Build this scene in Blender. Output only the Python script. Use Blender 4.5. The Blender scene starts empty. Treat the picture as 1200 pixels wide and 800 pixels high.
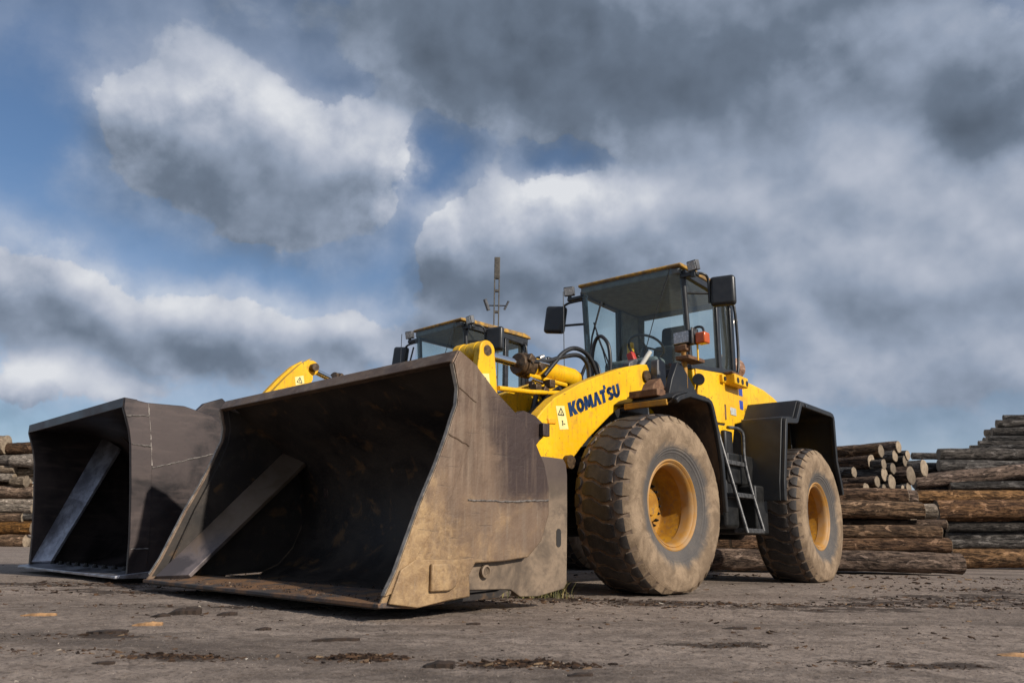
import bpy, bmesh, math, random
from mathutils import Vector, Matrix, noise as mnoise
R = math.radians
random.seed(7)
sc = bpy.context.scene
col = sc.collection

# ------------------------------------------------------------------ camera
cam_d = bpy.data.cameras.new('camera')
cam = bpy.data.objects.new('camera', cam_d); col.objects.link(cam)
cam_d.lens = 28.0; cam_d.sensor_width = 36.0; cam_d.clip_start = 0.05; cam_d.clip_end = 3000
cam.matrix_world = (Matrix.Translation((0, 0, 0.391)) @ Matrix.Rotation(R(90 + 13.95), 4, 'X')
                    @ Matrix.Rotation(0.0133, 4, 'Z'))
cam_d.dof.use_dof = True; cam_d.dof.focus_distance = 6.6; cam_d.dof.aperture_fstop = 5.0
sc.camera = cam

# ------------------------------------------------------------------ light
SUN_EL, SUN_AZ = R(30), R(-41)          # azimuth measured from +X
sun_dir = Vector((math.cos(SUN_EL) * math.cos(SUN_AZ), math.cos(SUN_EL) * math.sin(SUN_AZ), math.sin(SUN_EL)))
sl = bpy.data.lights.new('sun', 'SUN'); sl.energy = 4.9; sl.angle = R(1.2); sl.color = (1.0, 0.93, 0.83)
so = bpy.data.objects.new('sun', sl); col.objects.link(so)
so.rotation_euler = sun_dir.to_track_quat('Z', 'Y').to_euler(); so.location = (20, -15, 20)

sc.view_settings.view_transform = 'Standard'; sc.view_settings.look = 'None'
sc.view_settings.exposure = 0.0; sc.view_settings.gamma = 1.0; sc.view_settings.use_curve_mapping = False

# ------------------------------------------------------------------ node helper
class NT:
    def __init__(s, tree): s.t = tree; s.n = tree.nodes; s.l = tree.links
    def new(s, typ, **kw):
        n = s.n.new(typ)
        for k, v in kw.items(): setattr(n, k, v)
        return n
    def put(s, sock, v):
        if v is None: return
        if hasattr(v, 'is_output') or isinstance(v, bpy.types.NodeSocket): s.l.new(v, sock)
        else: sock.default_value = v
    def math(s, op, a, b=None, c=None, clamp=False):
        n = s.new('ShaderNodeMath', operation=op, use_clamp=clamp)
        s.put(n.inputs[0], a); s.put(n.inputs[1], b); s.put(n.inputs[2], c); return n.outputs[0]
    def vmath(s, op, a, b=None):
        n = s.new('ShaderNodeVectorMath', operation=op)
        s.put(n.inputs[0], a); s.put(n.inputs[1], b)
        return n.outputs['Value'] if op in ('LENGTH', 'DOT_PRODUCT', 'DISTANCE') else n.outputs[0]
    def noise(s, vec, scale, detail=4, rough=.55, dist=0.0, lac=2.0):
        n = s.new('ShaderNodeTexNoise'); s.put(n.inputs['Vector'], vec)
        n.inputs['Scale'].default_value = scale; n.inputs['Detail'].default_value = detail
        n.inputs['Roughness'].default_value = rough; n.inputs['Distortion'].default_value = dist
        n.inputs['Lacunarity'].default_value = lac
        return n.outputs['Fac']
    def voro(s, vec, scale, feature='F1', rnd=1.0):
        n = s.new('ShaderNodeTexVoronoi', feature=feature); s.put(n.inputs['Vector'], vec)
        n.inputs['Scale'].default_value = scale; n.inputs['Randomness'].default_value = rnd
        return n.outputs['Distance']
    def step(s, v, a, b, lo=0.0, hi=1.0):
        n = s.new('ShaderNodeMapRange', interpolation_type='SMOOTHSTEP'); s.put(n.inputs['Value'], v)
        n.inputs['From Min'].default_value = a; n.inputs['From Max'].default_value = b
        n.inputs['To Min'].default_value = lo; n.inputs['To Max'].default_value = hi
        return n.outputs[0]
    def lin(s, v, a, b, lo=0.0, hi=1.0):
        n = s.new('ShaderNodeMapRange'); s.put(n.inputs['Value'], v)
        n.inputs['From Min'].default_value = a; n.inputs['From Max'].default_value = b
        n.inputs['To Min'].default_value = lo; n.inputs['To Max'].default_value = hi
        return n.outputs[0]
    def mix(s, f, a, b, mode='MIX'):
        n = s.new('ShaderNodeMix', data_type='RGBA', blend_type=mode)
        s.put(n.inputs['Factor'], f)
        for sk, v in ((n.inputs['A'], a), (n.inputs['B'], b)):
            pass
        s.put(n.inputs[6], a if not isinstance(a, tuple) else (*a, 1.0)[:4])
        s.put(n.inputs[7], b if not isinstance(b, tuple) else (*b, 1.0)[:4])
        return n.outputs[2]
    def ramp(s, f, stops):
        n = s.new('ShaderNodeValToRGB'); s.put(n.inputs[0], f); e = n.color_ramp.elements
        while len(e) < len(stops): e.new(0.5)
        for el, (p, c) in zip(e, stops): el.position = p; el.color = (*c, 1.0)[:4]
        return n.outputs[0]
    def scale(s, vec, sx, sy, sz, loc=(0, 0, 0), rot=(0, 0, 0)):
        n = s.new('ShaderNodeMapping'); s.put(n.inputs['Vector'], vec)
        n.inputs['Scale'].default_value = (sx, sy, sz); n.inputs['Location'].default_value = loc
        n.inputs['Rotation'].default_value = rot
        return n.outputs[0]
    def sep(s, vec):
        n = s.new('ShaderNodeSeparateXYZ'); s.put(n.inputs[0], vec); return n.outputs
    def comb(s, x, y, z):
        n = s.new('ShaderNodeCombineXYZ'); s.put(n.inputs[0], x); s.put(n.inputs[1], y); s.put(n.inputs[2], z); return n.outputs[0]
    def bump(s, h, strength=.3, dist=.01, normal=None):
        n = s.new('ShaderNodeBump'); n.inputs['Strength'].default_value = strength
        n.inputs['Distance'].default_value = dist; s.put(n.inputs['Height'], h)
        if normal is not None: s.put(n.inputs['Normal'], normal)
        return n.outputs[0]

# ------------------------------------------------------------------ sky
world = bpy.data.worlds.new('World'); sc.world = world; world.use_nodes = True
W = NT(world.node_tree); W.n.clear()
CLOUDS = [(-0.440,0.470,0.075,0.048,.95),(-0.360,0.500,0.066,0.040,0.60),(-0.309,0.435,0.110,0.060,1.0),(-0.200,0.462,0.064,0.052,1.0),(-0.385,0.43,0.08,0.05,.5),
(-0.305,0.372,0.065,0.034,0.65),(0.043,0.605,0.190,0.080,1.00),(0.162,0.551,0.147,0.075,0.75),(-0.077,0.585,0.108,0.052,0.55),
(0.035,0.385,0.125,0.046,0.95),(-0.050,0.345,0.095,0.050,0.75),(0.214,0.405,0.128,0.040,0.60),(0.02,0.290,0.150,0.050,0.60),
(0.357,0.463,0.181,0.103,0.50),(0.435,0.325,0.200,0.105,0.50),(0.595,0.470,0.060,0.046,0.90),(0.406,0.540,0.116,0.050,0.60),
(0.523,0.215,0.140,0.046,0.60),(-0.565,0.264,0.080,0.034,0.85),(-0.379,0.228,0.104,0.034,0.95),(-0.175,0.240,0.062,0.024,0.70),
(-0.563,0.163,0.026,0.020,0.75),(-0.481,0.160,0.062,0.013,0.35),
(-0.600,0.431,0.070,0.110,-0.80),(-0.112,0.470,0.042,0.046,-1.0),(0.075,0.462,0.060,0.018,-.75),
(-0.296,0.310,0.160,0.022,-0.35),(-0.150,0.330,0.040,0.060,-0.35),(-0.23,0.545,0.10,0.020,-.35),(-0.145,0.385,0.035,0.05,-.5),(-0.45,0.33,0.08,0.03,-.3)]
TONES = [(0.055,0.607,0.236,0.068,-0.36),(0.196,0.534,0.123,0.057,-0.12),(0.593,0.477,0.060,0.042,-0.38),(0.407,0.549,0.125,0.053,-0.16),(-0.409,0.412,0.123,0.032,-0.03),(-0.029,0.313,0.157,0.048,-0.16),(-0.378,0.224,0.114,0.026,-0.30),(-0.557,0.261,0.063,0.025,-0.25),(0.428,0.252,0.169,0.035,-0.16),(-0.175,0.236,0.065,0.015,-0.20),(-0.302,0.371,0.064,0.016,-0.06),(0.055,0.426,0.137,0.027,0.13),(-0.191,0.505,0.048,0.044,0.16),(-0.418,0.524,0.094,0.027,0.10),(-0.568,0.166,0.028,0.013,0.20),(-0.111,0.270,0.066,0.013,0.14),(0.391,0.380,0.147,0.058,0.06),(0.225,0.412,0.086,0.020,0.10),(-0.424,0.296,0.201,0.039,0.10),(0.317,0.195,0.264,0.041,0.10),(-0.515,0.169,0.180,0.033,0.16),(-0.363,0.630,0.504,0.050,-0.22),(0.505,0.608,0.215,0.048,-0.22)]
def cloud_group():
    g = bpy.data.node_groups.new('cloud_cover', 'ShaderNodeTree')
    g.interface.new_socket('Direction', in_out='INPUT', socket_type='NodeSocketVector')
    g.interface.new_socket('Cover', in_out='OUTPUT', socket_type='NodeSocketFloat')
    G = NT(g); gi = G.new('NodeGroupInput'); go = G.new('NodeGroupOutput')
    d = gi.outputs[0]
    # billowing edges: warp the direction by noise first
    wn = G.new('ShaderNodeTexNoise'); G.put(wn.inputs['Vector'], d); wn.inputs['Scale'].default_value = 10; wn.inputs['Detail'].default_value = 8; wn.inputs['Roughness'].default_value = .56
    wv = G.vmath('SUBTRACT', wn.outputs['Color'], (.5, .5, .5))
    wv = G.vmath('MULTIPLY', wv, (.13, .13, .095))
    dw = G.vmath('ADD', d, wv)
    x, y, z = G.sep(dw)
    az = G.math('ARCTAN2', x, y); el = G.math('ARCSINE', z)
    p = G.comb(az, el, 0.0)
    tot = None
    for (a, e, sx, sy, w) in CLOUDS:
        q = G.vmath('MULTIPLY', G.vmath('SUBTRACT', p, (a, e, 0)), (1 / sx, 1 / sy, 0))
        r2 = G.vmath('DOT_PRODUCT', q, q)
        gsn = G.math('POWER', 0.45, r2)
        tot = G.math('MULTIPLY_ADD', gsn, w, tot if tot is not None else 0.0)
    # generic broken cloud everywhere
    n1 = G.noise(G.scale(d, 1, 1, 2.2, loc=(3.1, 1.7, .4)), 2.6, 2, .5)
    n2 = G.noise(G.scale(dw, 1, 1, 1.6), 6.5, 8, .56)
    tot = G.math('MULTIPLY', tot, .75)
    tot = G.math('MULTIPLY_ADD', n1, .6, tot)
    tot = G.math('MULTIPLY_ADD', n2, .55, tot)
    tot = G.math('ADD', tot, -.27)
    G.l.new(tot, go.inputs[0])
    return g
cg = cloud_group()
def cover(vec):
    n = W.new('ShaderNodeGroup'); n.node_tree = cg; W.put(n.inputs[0], vec); return n.outputs[0]
tcw = W.new('ShaderNodeTexCoord'); D = tcw.outputs['Generated']
c0 = cover(D)
c1 = cover(W.vmath('NORMALIZE', W.vmath('ADD', D, (.014, -.005, .030))))
alpha = W.step(c0, .26, .50)
veil = W.math('MULTIPLY', W.step(c0, -.35, .45), .66)
alpha = W.math('MAXIMUM', alpha, veil)
relief = W.math('SUBTRACT', c0, c1)
thick = W.step(c0, .50, 1.25)
# cloud tone: shaded bellies and sunlit crowns of the individual clouds
wn_ = W.new('ShaderNodeTexNoise'); W.put(wn_.inputs['Vector'], D); wn_.inputs['Scale'].default_value = 8; wn_.inputs['Detail'].default_value = 4
xx, yy, zz_ = W.sep(W.vmath('ADD', D, W.vmath('MULTIPLY', W.vmath('SUBTRACT', wn_.outputs['Color'], (.5, .5, .5)), (.09, .09, .06))))
pp = W.comb(W.math('ARCTAN2', xx, yy), W.math('ARCSINE', zz_), 0.0)
puff = W.noise(D, 13, 3, .45); puff2 = W.noise(W.vmath('ADD', D, (.012, -.004, .022)), 13, 3, .45)
lit = W.math('MULTIPLY_ADD', relief, .55, .60)
lit = W.math('MULTIPLY_ADD', W.math('SUBTRACT', puff, puff2), .50, lit)
lit = W.math('SUBTRACT', lit, W.math('MULTIPLY', thick, .10))
for (a, e, sx, sy, w) in TONES:
    q = W.vmath('MULTIPLY', W.vmath('SUBTRACT', pp, (a, e, 0)), (1 / sx, 1 / sy, 0))
    lit = W.math('MULTIPLY_ADD', W.math('POWER', .45, W.vmath('DOT_PRODUCT', q, q)), w, lit)
lit = W.math('ADD', lit, 0.0, clamp=True)
ccol = W.ramp(lit, [(0.0, (.095, .122, .165)), (.28, (.150, .190, .255)), (.52, (.29, .345, .445)), (.74, (.47, .51, .60)), (1.0, (.72, .74, .78))])
sky = W.new('ShaderNodeTexSky', sky_type='NISHITA'); sky.sun_disc = False
sky.sun_elevation = SUN_EL; sky.sun_rotation = math.pi / 2 - SUN_AZ
sky.air_density = 1.0; sky.dust_density = .4; sky.ozone_density = 4.0
bg1 = W.new('ShaderNodeBackground'); W.put(bg1.inputs['Color'], sky.outputs[0]); bg1.inputs['Strength'].default_value = .10
bg2 = W.new('ShaderNodeBackground'); W.put(bg2.inputs['Color'], ccol); bg2.inputs['Strength'].default_value = 1.0
ms = W.new('ShaderNodeMixShader'); W.put(ms.inputs[0], alpha); W.l.new(bg1.outputs[0], ms.inputs[1]); W.l.new(bg2.outputs[0], ms.inputs[2])
wo = W.new('ShaderNodeOutputWorld'); W.l.new(ms.outputs[0], wo.inputs[0])
world.cycles.sampling_method = 'MANUAL'; world.cycles.sample_map_resolution = 512
sc.cycles.max_bounces = 6; sc.cycles.diffuse_bounces = 3; sc.cycles.glossy_bounces = 4; sc.cycles.transparent_max_bounces = 16

# ------------------------------------------------------------------ materials
def mat(name, fn):
    m = bpy.data.materials.new(name); m.use_nodes = True
    t = NT(m.node_tree); t.n.clear()
    out = t.new('ShaderNodeOutputMaterial'); b = t.new('ShaderNodeBsdfPrincipled')
    t.l.new(b.outputs[0], out.inputs[0])
    tc = t.new('ShaderNodeTexCoord')
    fn(t, b, tc, out)
    return m
def setp(t, b, **kw):
    names = dict(col='Base Color', rough='Roughness', metal='Metallic', normal='Normal', spec='Specular IOR Level',
                 trans='Transmission Weight', ior='IOR', coat='Coat Weight', emis='Emission Color', estr='Emission Strength')
    for k, v in kw.items():
        if k == 'col' and isinstance(v, tuple): v = (*v, 1.0)[:4]
        t.put(b.inputs[names[k]], v)
def flat(name, c, rough=.5, metal=0.0, var=.25, bump=0.0, scale=14):
    def fn(t, b, tc, out):
        o = tc.outputs['Object']; n = t.noise(o, scale, 5, .6)
        dk = tuple(x * (1 - var) for x in c); lt = tuple(min(1, x * (1 + var)) for x in c)
        setp(t, b, col=t.mix(t.step(n, .3, .7), dk, lt), rough=t.lin(n, .3, .7, rough * .85, min(1, rough * 1.2)), metal=metal)
        if bump: setp(t, b, normal=t.bump(t.noise(o, scale * 6, 4), bump, .004))
    return mat(name, fn)
M = {}
def _yellow(t, b, tc, out):
    o = tc.outputs['Object']
    n = t.noise(o, 2.2, 5, .6); fine = t.noise(o, 24, 6, .65); blot = t.noise(o, 6.5, 7, .66, .5)
    c = t.mix(t.step(n, .35, .7), (.72, .385, .004), (.86, .49, .008))
    streak = t.noise(t.scale(o, 11, 11, 1.2), 3.0, 7, .62)
    grime = t.math('MULTIPLY', t.step(streak, .50, .70), t.step(fine, .38, .60))
    c = t.mix(t.math('MULTIPLY', grime, .62), c, (.22, .105, .028))
    c = t.mix(t.math('MULTIPLY', t.step(blot, .54, .70), .50), c, (.40, .21, .035))
    spots = t.step(t.noise(o, 46, 4, .55), .66, .72)
    c = t.mix(t.math('MULTIPLY', spots, .85), c, (.085, .038, .016))
    chips = t.math('MULTIPLY', t.step(t.noise(o, 17, 5, .7), .63, .66), t.step(n, .45, .6))
    c = t.mix(t.math('MULTIPLY', chips, .8), c, (.11, .055, .028))
    setp(t, b, col=c, rough=t.lin(fine, .3, .7, .32, .6), normal=t.bump(t.math('ADD', fine, blot), .06, .002), spec=.4)
M['yellow'] = mat('yellow_paint', _yellow)
def _roofp(t, b, tc, out):
    o = tc.outputs['Object']; n = t.noise(o, 12, 6, .65)
    setp(t, b, col=t.mix(t.step(n, .36, .60), (.50, .27, .03), (.20, .12, .045)), rough=.6)
M['roofpaint'] = mat('dirty_roof_paint', _roofp)
def _ochre(t, b, tc, out):
    o = tc.outputs['Object']; n = t.noise(o, 5, 6, .65); f = t.noise(o, 30, 5, .65)
    c = t.mix(t.step(n, .38, .62), (.27, .115, .007), (.42, .20, .012))
    c = t.mix(t.math('MULTIPLY', t.step(f, .5, .7), .75), c, (.17, .10, .05))
    setp(t, b, col=c, rough=.55, normal=t.bump(f, .1, .003))
M['ochre'] = mat('worn_ochre_rim_paint', _ochre)
def _dustyflange(t, b, tc, out):
    o = tc.outputs['Object']; n = t.noise(o, 9, 6, .65)
    setp(t, b, col=t.mix(t.step(n, .35, .65), (.38, .18, .028), (.34, .20, .085)), rough=.6)
M['flange'] = mat('dusty_rim_flange', _dustyflange)
def _bucket(t, b, tc, out):
    # worn excavating steel: brown film, tan dust caked low, polished wine-dark area high at the back, drag streaks
    o = tc.outputs['Object']; x, y, z = t.sep(o)
    big = t.noise(o, 1.7, 6, .6, .4); fine = t.noise(o, 34, 7, .7); mid = t.noise(o, 7, 6, .65, .3)
    # streaks lean along the front edge
    st = t.noise(t.scale(o, 9, 3, 1.0, rot=(0, R(-22), 0)), 2.0, 7, .62)
    base = t.mix(t.step(big, .35, .66), (.105, .066, .044), (.195, .128, .084))
    base = t.mix(t.math('MULTIPLY', t.step(st, .46, .66), .75), base, (.21, .150, .105))
    # polished, reddish
    pol = t.math('MULTIPLY', t.step(t.math('ADD', x, t.math('MULTIPLY', big, .5)), 2.70, 2.46), t.step(t.math('ADD', z, t.math('MULTIPLY', mid, .35)), .72, .90))
    base = t.mix(t.math('MULTIPLY', pol, .90), base, (.045, .029, .026))
    # dust caked on the outside, thick at the toe and along the bottom
    low = t.math('ADD', t.step(z, 1.0, .12), t.math('MULTIPLY', t.step(x, 2.45, 3.05), .9))
    cl = t.noise(o, 4.2, 8, .68, .6)
    dz = t.math('ADD', low, t.math('MULTIPLY', t.math('SUBTRACT', cl, .5), 2.6))
    dz = t.math('MULTIPLY', t.step(dz, .45, 1.55), t.step(t.math('ABSOLUTE', y), 1.366, 1.383))
    dz = t.math('MULTIPLY', dz, t.lin(fine, .35, .65, .55, 1.0))
    dcol = t.mix(t.step(t.noise(o, 13, 6, .7), .35, .65), (.29, .175, .078), (.47, .305, .145))
    base = t.mix(t.math('MULTIPLY', dz, .90), base, dcol)
    # grey scuffs
    sc_ = t.step(t.noise(t.scale(o, 40, 6, 2.0, rot=(0, R(-30), 0)), 1.4, 4, .7), .60, .70)
    base = t.mix(t.math('MULTIPLY', sc_, .40), base, (.26, .205, .155))
    flow = t.math('MULTIPLY', t.step(t.noise(t.scale(o, 16, 4, .9, rot=(0, R(-8), 0)), 1.6, 6, .6), .52, .66), t.step(z, .55, .75))
    base = t.mix(t.math('MULTIPLY', flow, .42), base, (.28, .195, .135))
    base = t.mix(t.math('MULTIPLY', pol, .62), base, (.050, .031, .027))
    gou = t.step(t.noise(t.scale(o, 3, 3, 46, rot=(0, R(24), 0)), 1.1, 4, .6), .64, .69)
    base = t.mix(t.math('MULTIPLY', gou, .45), base, (.055, .040, .032))
    base = t.mix(t.math('MULTIPLY', t.step(fine, .55, .75), .30), base, (.06, .043, .035))
    setp(t, b, col=base, metal=t.lin(dz, 0, 1, .35, 0.0), rough=t.lin(mid, .3, .7, .42, .68),
         normal=t.bump(t.math('ADD', t.math('SUBTRACT', fine, t.math('MULTIPLY', gou, .5)), t.math('ADD', t.math('MULTIPLY', mid, 1.5), t.math('MULTIPLY', dz, .9))), .34, .009))
M['bucket'] = mat('worn_bucket_steel', _bucket)
def _bucket_in(t, b, tc, out):
    o = tc.outputs['Object']
    big = t.noise(o, 2.2, 6, .62, .5); fine = t.noise(o, 26, 6, .7)
    c = t.mix(t.step(big, .38, .64), (.022, .018, .016), (.050, .038, .029))
    c = t.mix(t.math('MULTIPLY', t.step(t.noise(o, 5, 6, .6, .6), .56, .68), .7), c, (.15, .082, .035))
    c = t.mix(t.math('MULTIPLY', t.step(fine, .58, .72), .5), c, (.09, .08, .07))
    setp(t, b, col=c, metal=.25, rough=t.lin(big, .3, .7, .45, .7), normal=t.bump(fine, .25, .005))
def _heel(t, b, tc, out):
    o = tc.outputs['Object']; x, y, z = t.sep(o); n = t.noise(o, 5, 7, .66, .4); f = t.noise(o, 34, 6, .7)
    c = t.mix(t.step(n, .35, .66), (.100, .072, .050), (.25, .180, .120))
    c = t.mix(t.math('MULTIPLY', t.step(t.noise(o, 15, 6, .7), .52, .66), .5), c, (.085, .060, .043))
    c = t.mix(t.math('MULTIPLY', t.step(t.math('ADD', z, t.math('MULTIPLY', n, .5)), .85, 1.05), .85), c, (.070, .048, .040))
    c = t.mix(t.math('MULTIPLY', t.step(f, .52, .7), .4), c, (.09, .065, .05))
    setp(t, b, col=c, rough=.6, metal=.15, normal=t.bump(f, .3, .005))
M['heel'] = mat('worn_heel_steel', _heel)
M['bucket_in'] = mat('bucket_inside_steel', _bucket_in)
def _bucket2(t, b, tc, out):
    o = tc.outputs['Object']
    big = t.noise(o, 1.9, 6, .6, .5); fine = t.noise(o, 30, 6, .7); st = t.noise(t.scale(o, 2, 2, 12), 1.2, 6, .6)
    c = t.mix(t.step(big, .38, .62), (.024, .020, .021), (.066, .050, .047))
    c = t.mix(t.math('MULTIPLY', t.step(st, .5, .68), .4), c, (.11, .082, .074))
    c = t.mix(t.math('MULTIPLY', t.step(fine, .56, .7), .35), c, (.035, .030, .030))
    setp(t, b, col=c, metal=.45, rough=t.lin(big, .3, .7, .32, .58), normal=t.bump(fine, .16, .004))
M['bucket2'] = mat('dark_polished_bucket_steel', _bucket2)
def _blade(t, b, tc, out):
    o = tc.outputs['Object']; n = t.noise(o, 6, 6, .65); f = t.noise(t.scale(o, 30, 30, 30), 1, 5, .6)
    c = t.mix(t.step(n, .35, .68), (.22, .215, .24), (.46, .46, .50))
    c = t.mix(t.math('MULTIPLY', t.step(f, .52, .7), .4), c, (.10, .075, .055))
    setp(t, b, col=c, metal=.8, rough=t.lin(n, .3, .7, .28, .5), normal=t.bump(f, .1, .003))
M['blade'] = mat('scoured_bright_steel', _blade)
def _brace(t, b, tc, out):
    o = tc.outputs['Object']; n = t.noise(o, 4, 6, .65, .4); f = t.noise(o, 30, 5, .6); x, y, z = t.sep(o)
    c = t.mix(t.step(n, .42, .6), (.10, .085, .085), (.20, .165, .16))
    c = t.mix(t.math('MULTIPLY', t.step(t.math('ADD', z, t.math('MULTIPLY', n, .5)), .45, .75), .7), c, (.16, .105, .055))
    setp(t, b, col=c, metal=.6, rough=t.lin(n, .3, .7, .32, .55), normal=t.bump(f, .2, .004))
M['brace'] = mat('scuffed_brace_steel', _brace)
M['wornedge'] = flat('worn_bright_edge', (.30, .25, .20), .42, .6, .45, .2, 18)
M['weld'] = flat('weld_bead', (.20, .175, .155), .45, .5, .4, .4, 60)
M['gap'] = flat('dark_joint', (.02, .017, .015), .8)
def _lipdirt(t, b, tc, out):
    o = tc.outputs['Object']; n = t.noise(o, 6, 6, .7, .5); f = t.noise(o, 60, 5, .7)
    c = t.mix(t.step(n, .40, .60), (.060, .050, .046), (.20, .105, .050))
    c = t.mix(t.math('MULTIPLY', t.step(f, .55, .68), .5), c, (.30, .20, .12))
    setp(t, b, col=c, metal=.2, rough=.62, normal=t.bump(t.math('ADD', n, f), .4, .008))
M['lipdirt'] = mat('rusty_bucket_floor', _lipdirt)
def _black(t, b, tc, out):
    o = tc.outputs['Object']; n = t.noise(o, 3.5, 6, .62, .3); f = t.noise(o, 60, 4, .6)
    c = t.mix(t.step(n, .42, .68), (.009, .009, .010), (.020, .019, .018))
    c = t.mix(t.math('MULTIPLY', t.step(t.noise(t.scale(o, 6, 6, .8), 1.6, 6, .6), .54, .74), .4), c, (.050, .038, .028))
    setp(t, b, col=c, rough=t.lin(n, .3, .7, .40, .58), normal=t.bump(f, .06, .002), spec=.45)
M['black'] = mat('dusty_black_plastic', _black)
def _under(t, b, tc, out):
    o = tc.outputs['Object']; n = t.noise(o, 4, 6, .65, .4); f = t.noise(t.scale(o, 30, 30, 4), 1, 4, .6)
    c = t.mix(t.step(n, .36, .66), (.035, .022, .014), (.12, .068, .035))
    setp(t, b, col=t.mix(t.math('MULTIPLY', t.step(f, .5, .7), .4), c, (.16, .10, .06)), rough=.75, normal=t.bump(n, .3, .01))
M['under'] = mat('muddy_fender_lining', _under)
M['shadeblack'] = flat('shade_black_metal', (.008, .0075, .007), .5, .1, .4)  # near-black colour stands in for shade behind the ladder
M['dark'] = flat('dark_chassis_metal', (.011, .010, .0095), .6, .2, .4, .1)
M['grey'] = flat('grey_cast_metal', (.10, .10, .105), .5, .4, .3, .15)
def _rust(t, b, tc, out):
    o = tc.outputs['Object']; n = t.noise(o, 9, 7, .7, .4)
    setp(t, b, col=t.ramp(n, [(.3, (.04, .022, .014)), (.5, (.13, .06, .028)), (.7, (.24, .14, .075))]), rough=.8, normal=t.bump(n, .3, .006))
M['rust'] = mat('rusty_plate', _rust)
def _muffler(t, b, tc, out):
    o = tc.outputs['Object']; n = t.noise(t.scale(o, 3, 10, 10), 2.0, 6, .6)
    setp(t, b, col=t.ramp(n, [(.3, (.10, .045, .025)), (.5, (.28, .15, .09)), (.68, (.52, .40, .32))]), rough=.7, metal=.2)
M['muffler'] = mat('rusted_muffler', _muffler)
M['chrome'] = flat('chrome_rod', (.75, .74, .72), .12, 1.0, .05)
M['pipe'] = flat('exhaust_steel', (.62, .57, .50), .3, .9, .15)
M['hose'] = flat('black_rubber_hose', (.016, .016, .017), .42, 0, .2)
M['greasy'] = flat('greasy_brown_fitting', (.075, .045, .022), .5, .3, .6, .3, 30)
M['blackmetal'] = flat('black_painted_steel', (.018, .018, .019), .38, 0, .25)
M['railsteel'] = flat('scuffed_rail_steel', (.085, .082, .08), .4, .5, .5, .1, 25)
M['seat'] = flat('dark_seat_cloth', (.020, .021, .022), .85)
M['lining'] = flat('cab_lining', (.13, .14, .14), .8)
M['logo'] = flat('navy_lettering', (.006, .030, .095), .4, 0, .08)
M['sticker'] = flat('cream_sticker', (.78, .66, .26), .45, 0, .06)
M['stickerblack'] = flat('sticker_black', (.02, .02, .02), .5)
M['bluesticker'] = flat('blue_sticker', (.03, .06, .32), .4, 0, .05)
M['plate'] = flat('pale_nameplate', (.55, .56, .50), .4, .2, .1)
M['orange'] = flat('orange_lens', (.50, .085, .010), .22, 0, .15)
M['reflector'] = flat('amber_reflector', (.90, .36, .01), .25, 0, .05)
M['red'] = flat('red_plastic', (.38, .03, .02), .4, 0, .2)
M['white'] = flat('off_white_plastic', (.65, .63, .56), .45, 0, .1)
def _lens(t, b, tc, out):
    o = tc.outputs['Object']; v = t.voro(t.scale(o, 1, 1, 1), 46)
    setp(t, b, col=t.mix(t.step(v, .1, .5), (.62, .63, .64), (.36, .37, .38)), rough=.16, metal=.25, normal=t.bump(v, .25, .004))
M['lens'] = mat('clear_lamp_lens', _lens)
def _glass(t, b, tc, out):
    t.n.remove(b)
    fr = t.new('ShaderNodeFresnel'); fr.inputs['IOR'].default_value = 1.5
    o = tc.outputs['Object']; dn = t.noise(o, 3.0, 6, .6, .3)
    tr = t.new('ShaderNodeBsdfTransparent'); tr.inputs['Color'].default_value = (.94, .988, .982, 1)
    gl = t.new('ShaderNodeBsdfGlossy'); gl.inputs['Roughness'].default_value = .03; gl.inputs['Color'].default_value = (.9, .95, .95, 1)
    df = t.new('ShaderNodeBsdfDiffuse'); df.inputs['Color'].default_value = (.32, .33, .31, 1)
    m1 = t.new('ShaderNodeMixShader'); t.put(m1.inputs[0], t.math('MULTIPLY_ADD', dn, .06, .01)); t.l.new(tr.outputs[0], m1.inputs[1]); t.l.new(df.outputs[0], m1.inputs[2])
    m2 = t.new('ShaderNodeMixShader'); gm = t.new('ShaderNodeNewGeometry'); t.put(m2.inputs[0], t.math('MULTIPLY', fr.outputs[0], t.math('MULTIPLY', t.math('SUBTRACT', 1.0, gm.outputs['Backfacing']), .9))); t.l.new(m1.outputs[0], m2.inputs[1]); t.l.new(gl.outputs[0], m2.inputs[2])
    t.l.new(m2.outputs[0], out.inputs[0])
M['glass'] = mat('tinted_cab_glass', _glass)
def _tread(t, b, tc, out):
    o = tc.outputs['Object']; n = t.noise(o, 8, 6, .65); f = t.noise(o, 70, 5, .7)
    c = t.mix(t.step(n, .35, .66), (.024, .021, .020), (.055, .045, .039))
    c = t.mix(t.math('MULTIPLY', t.step(f, .52, .70), .45), c, (.12, .090, .068))
    setp(t, b, col=c, rough=.62, normal=t.bump(f, .3, .004), spec=.35)
M['tread'] = mat('tread_rubber', _tread)
def _groove(t, b, tc, out):
    o = tc.outputs['Object']; n = t.noise(o, 14, 6, .65)
    setp(t, b, col=t.mix(t.step(n, .35, .65), (.12, .082, .056), (.22, .155, .108)), rough=.95, normal=t.bump(n, .3, .006))
M['groove'] = mat('dusty_tread_groove', _groove)
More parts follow.
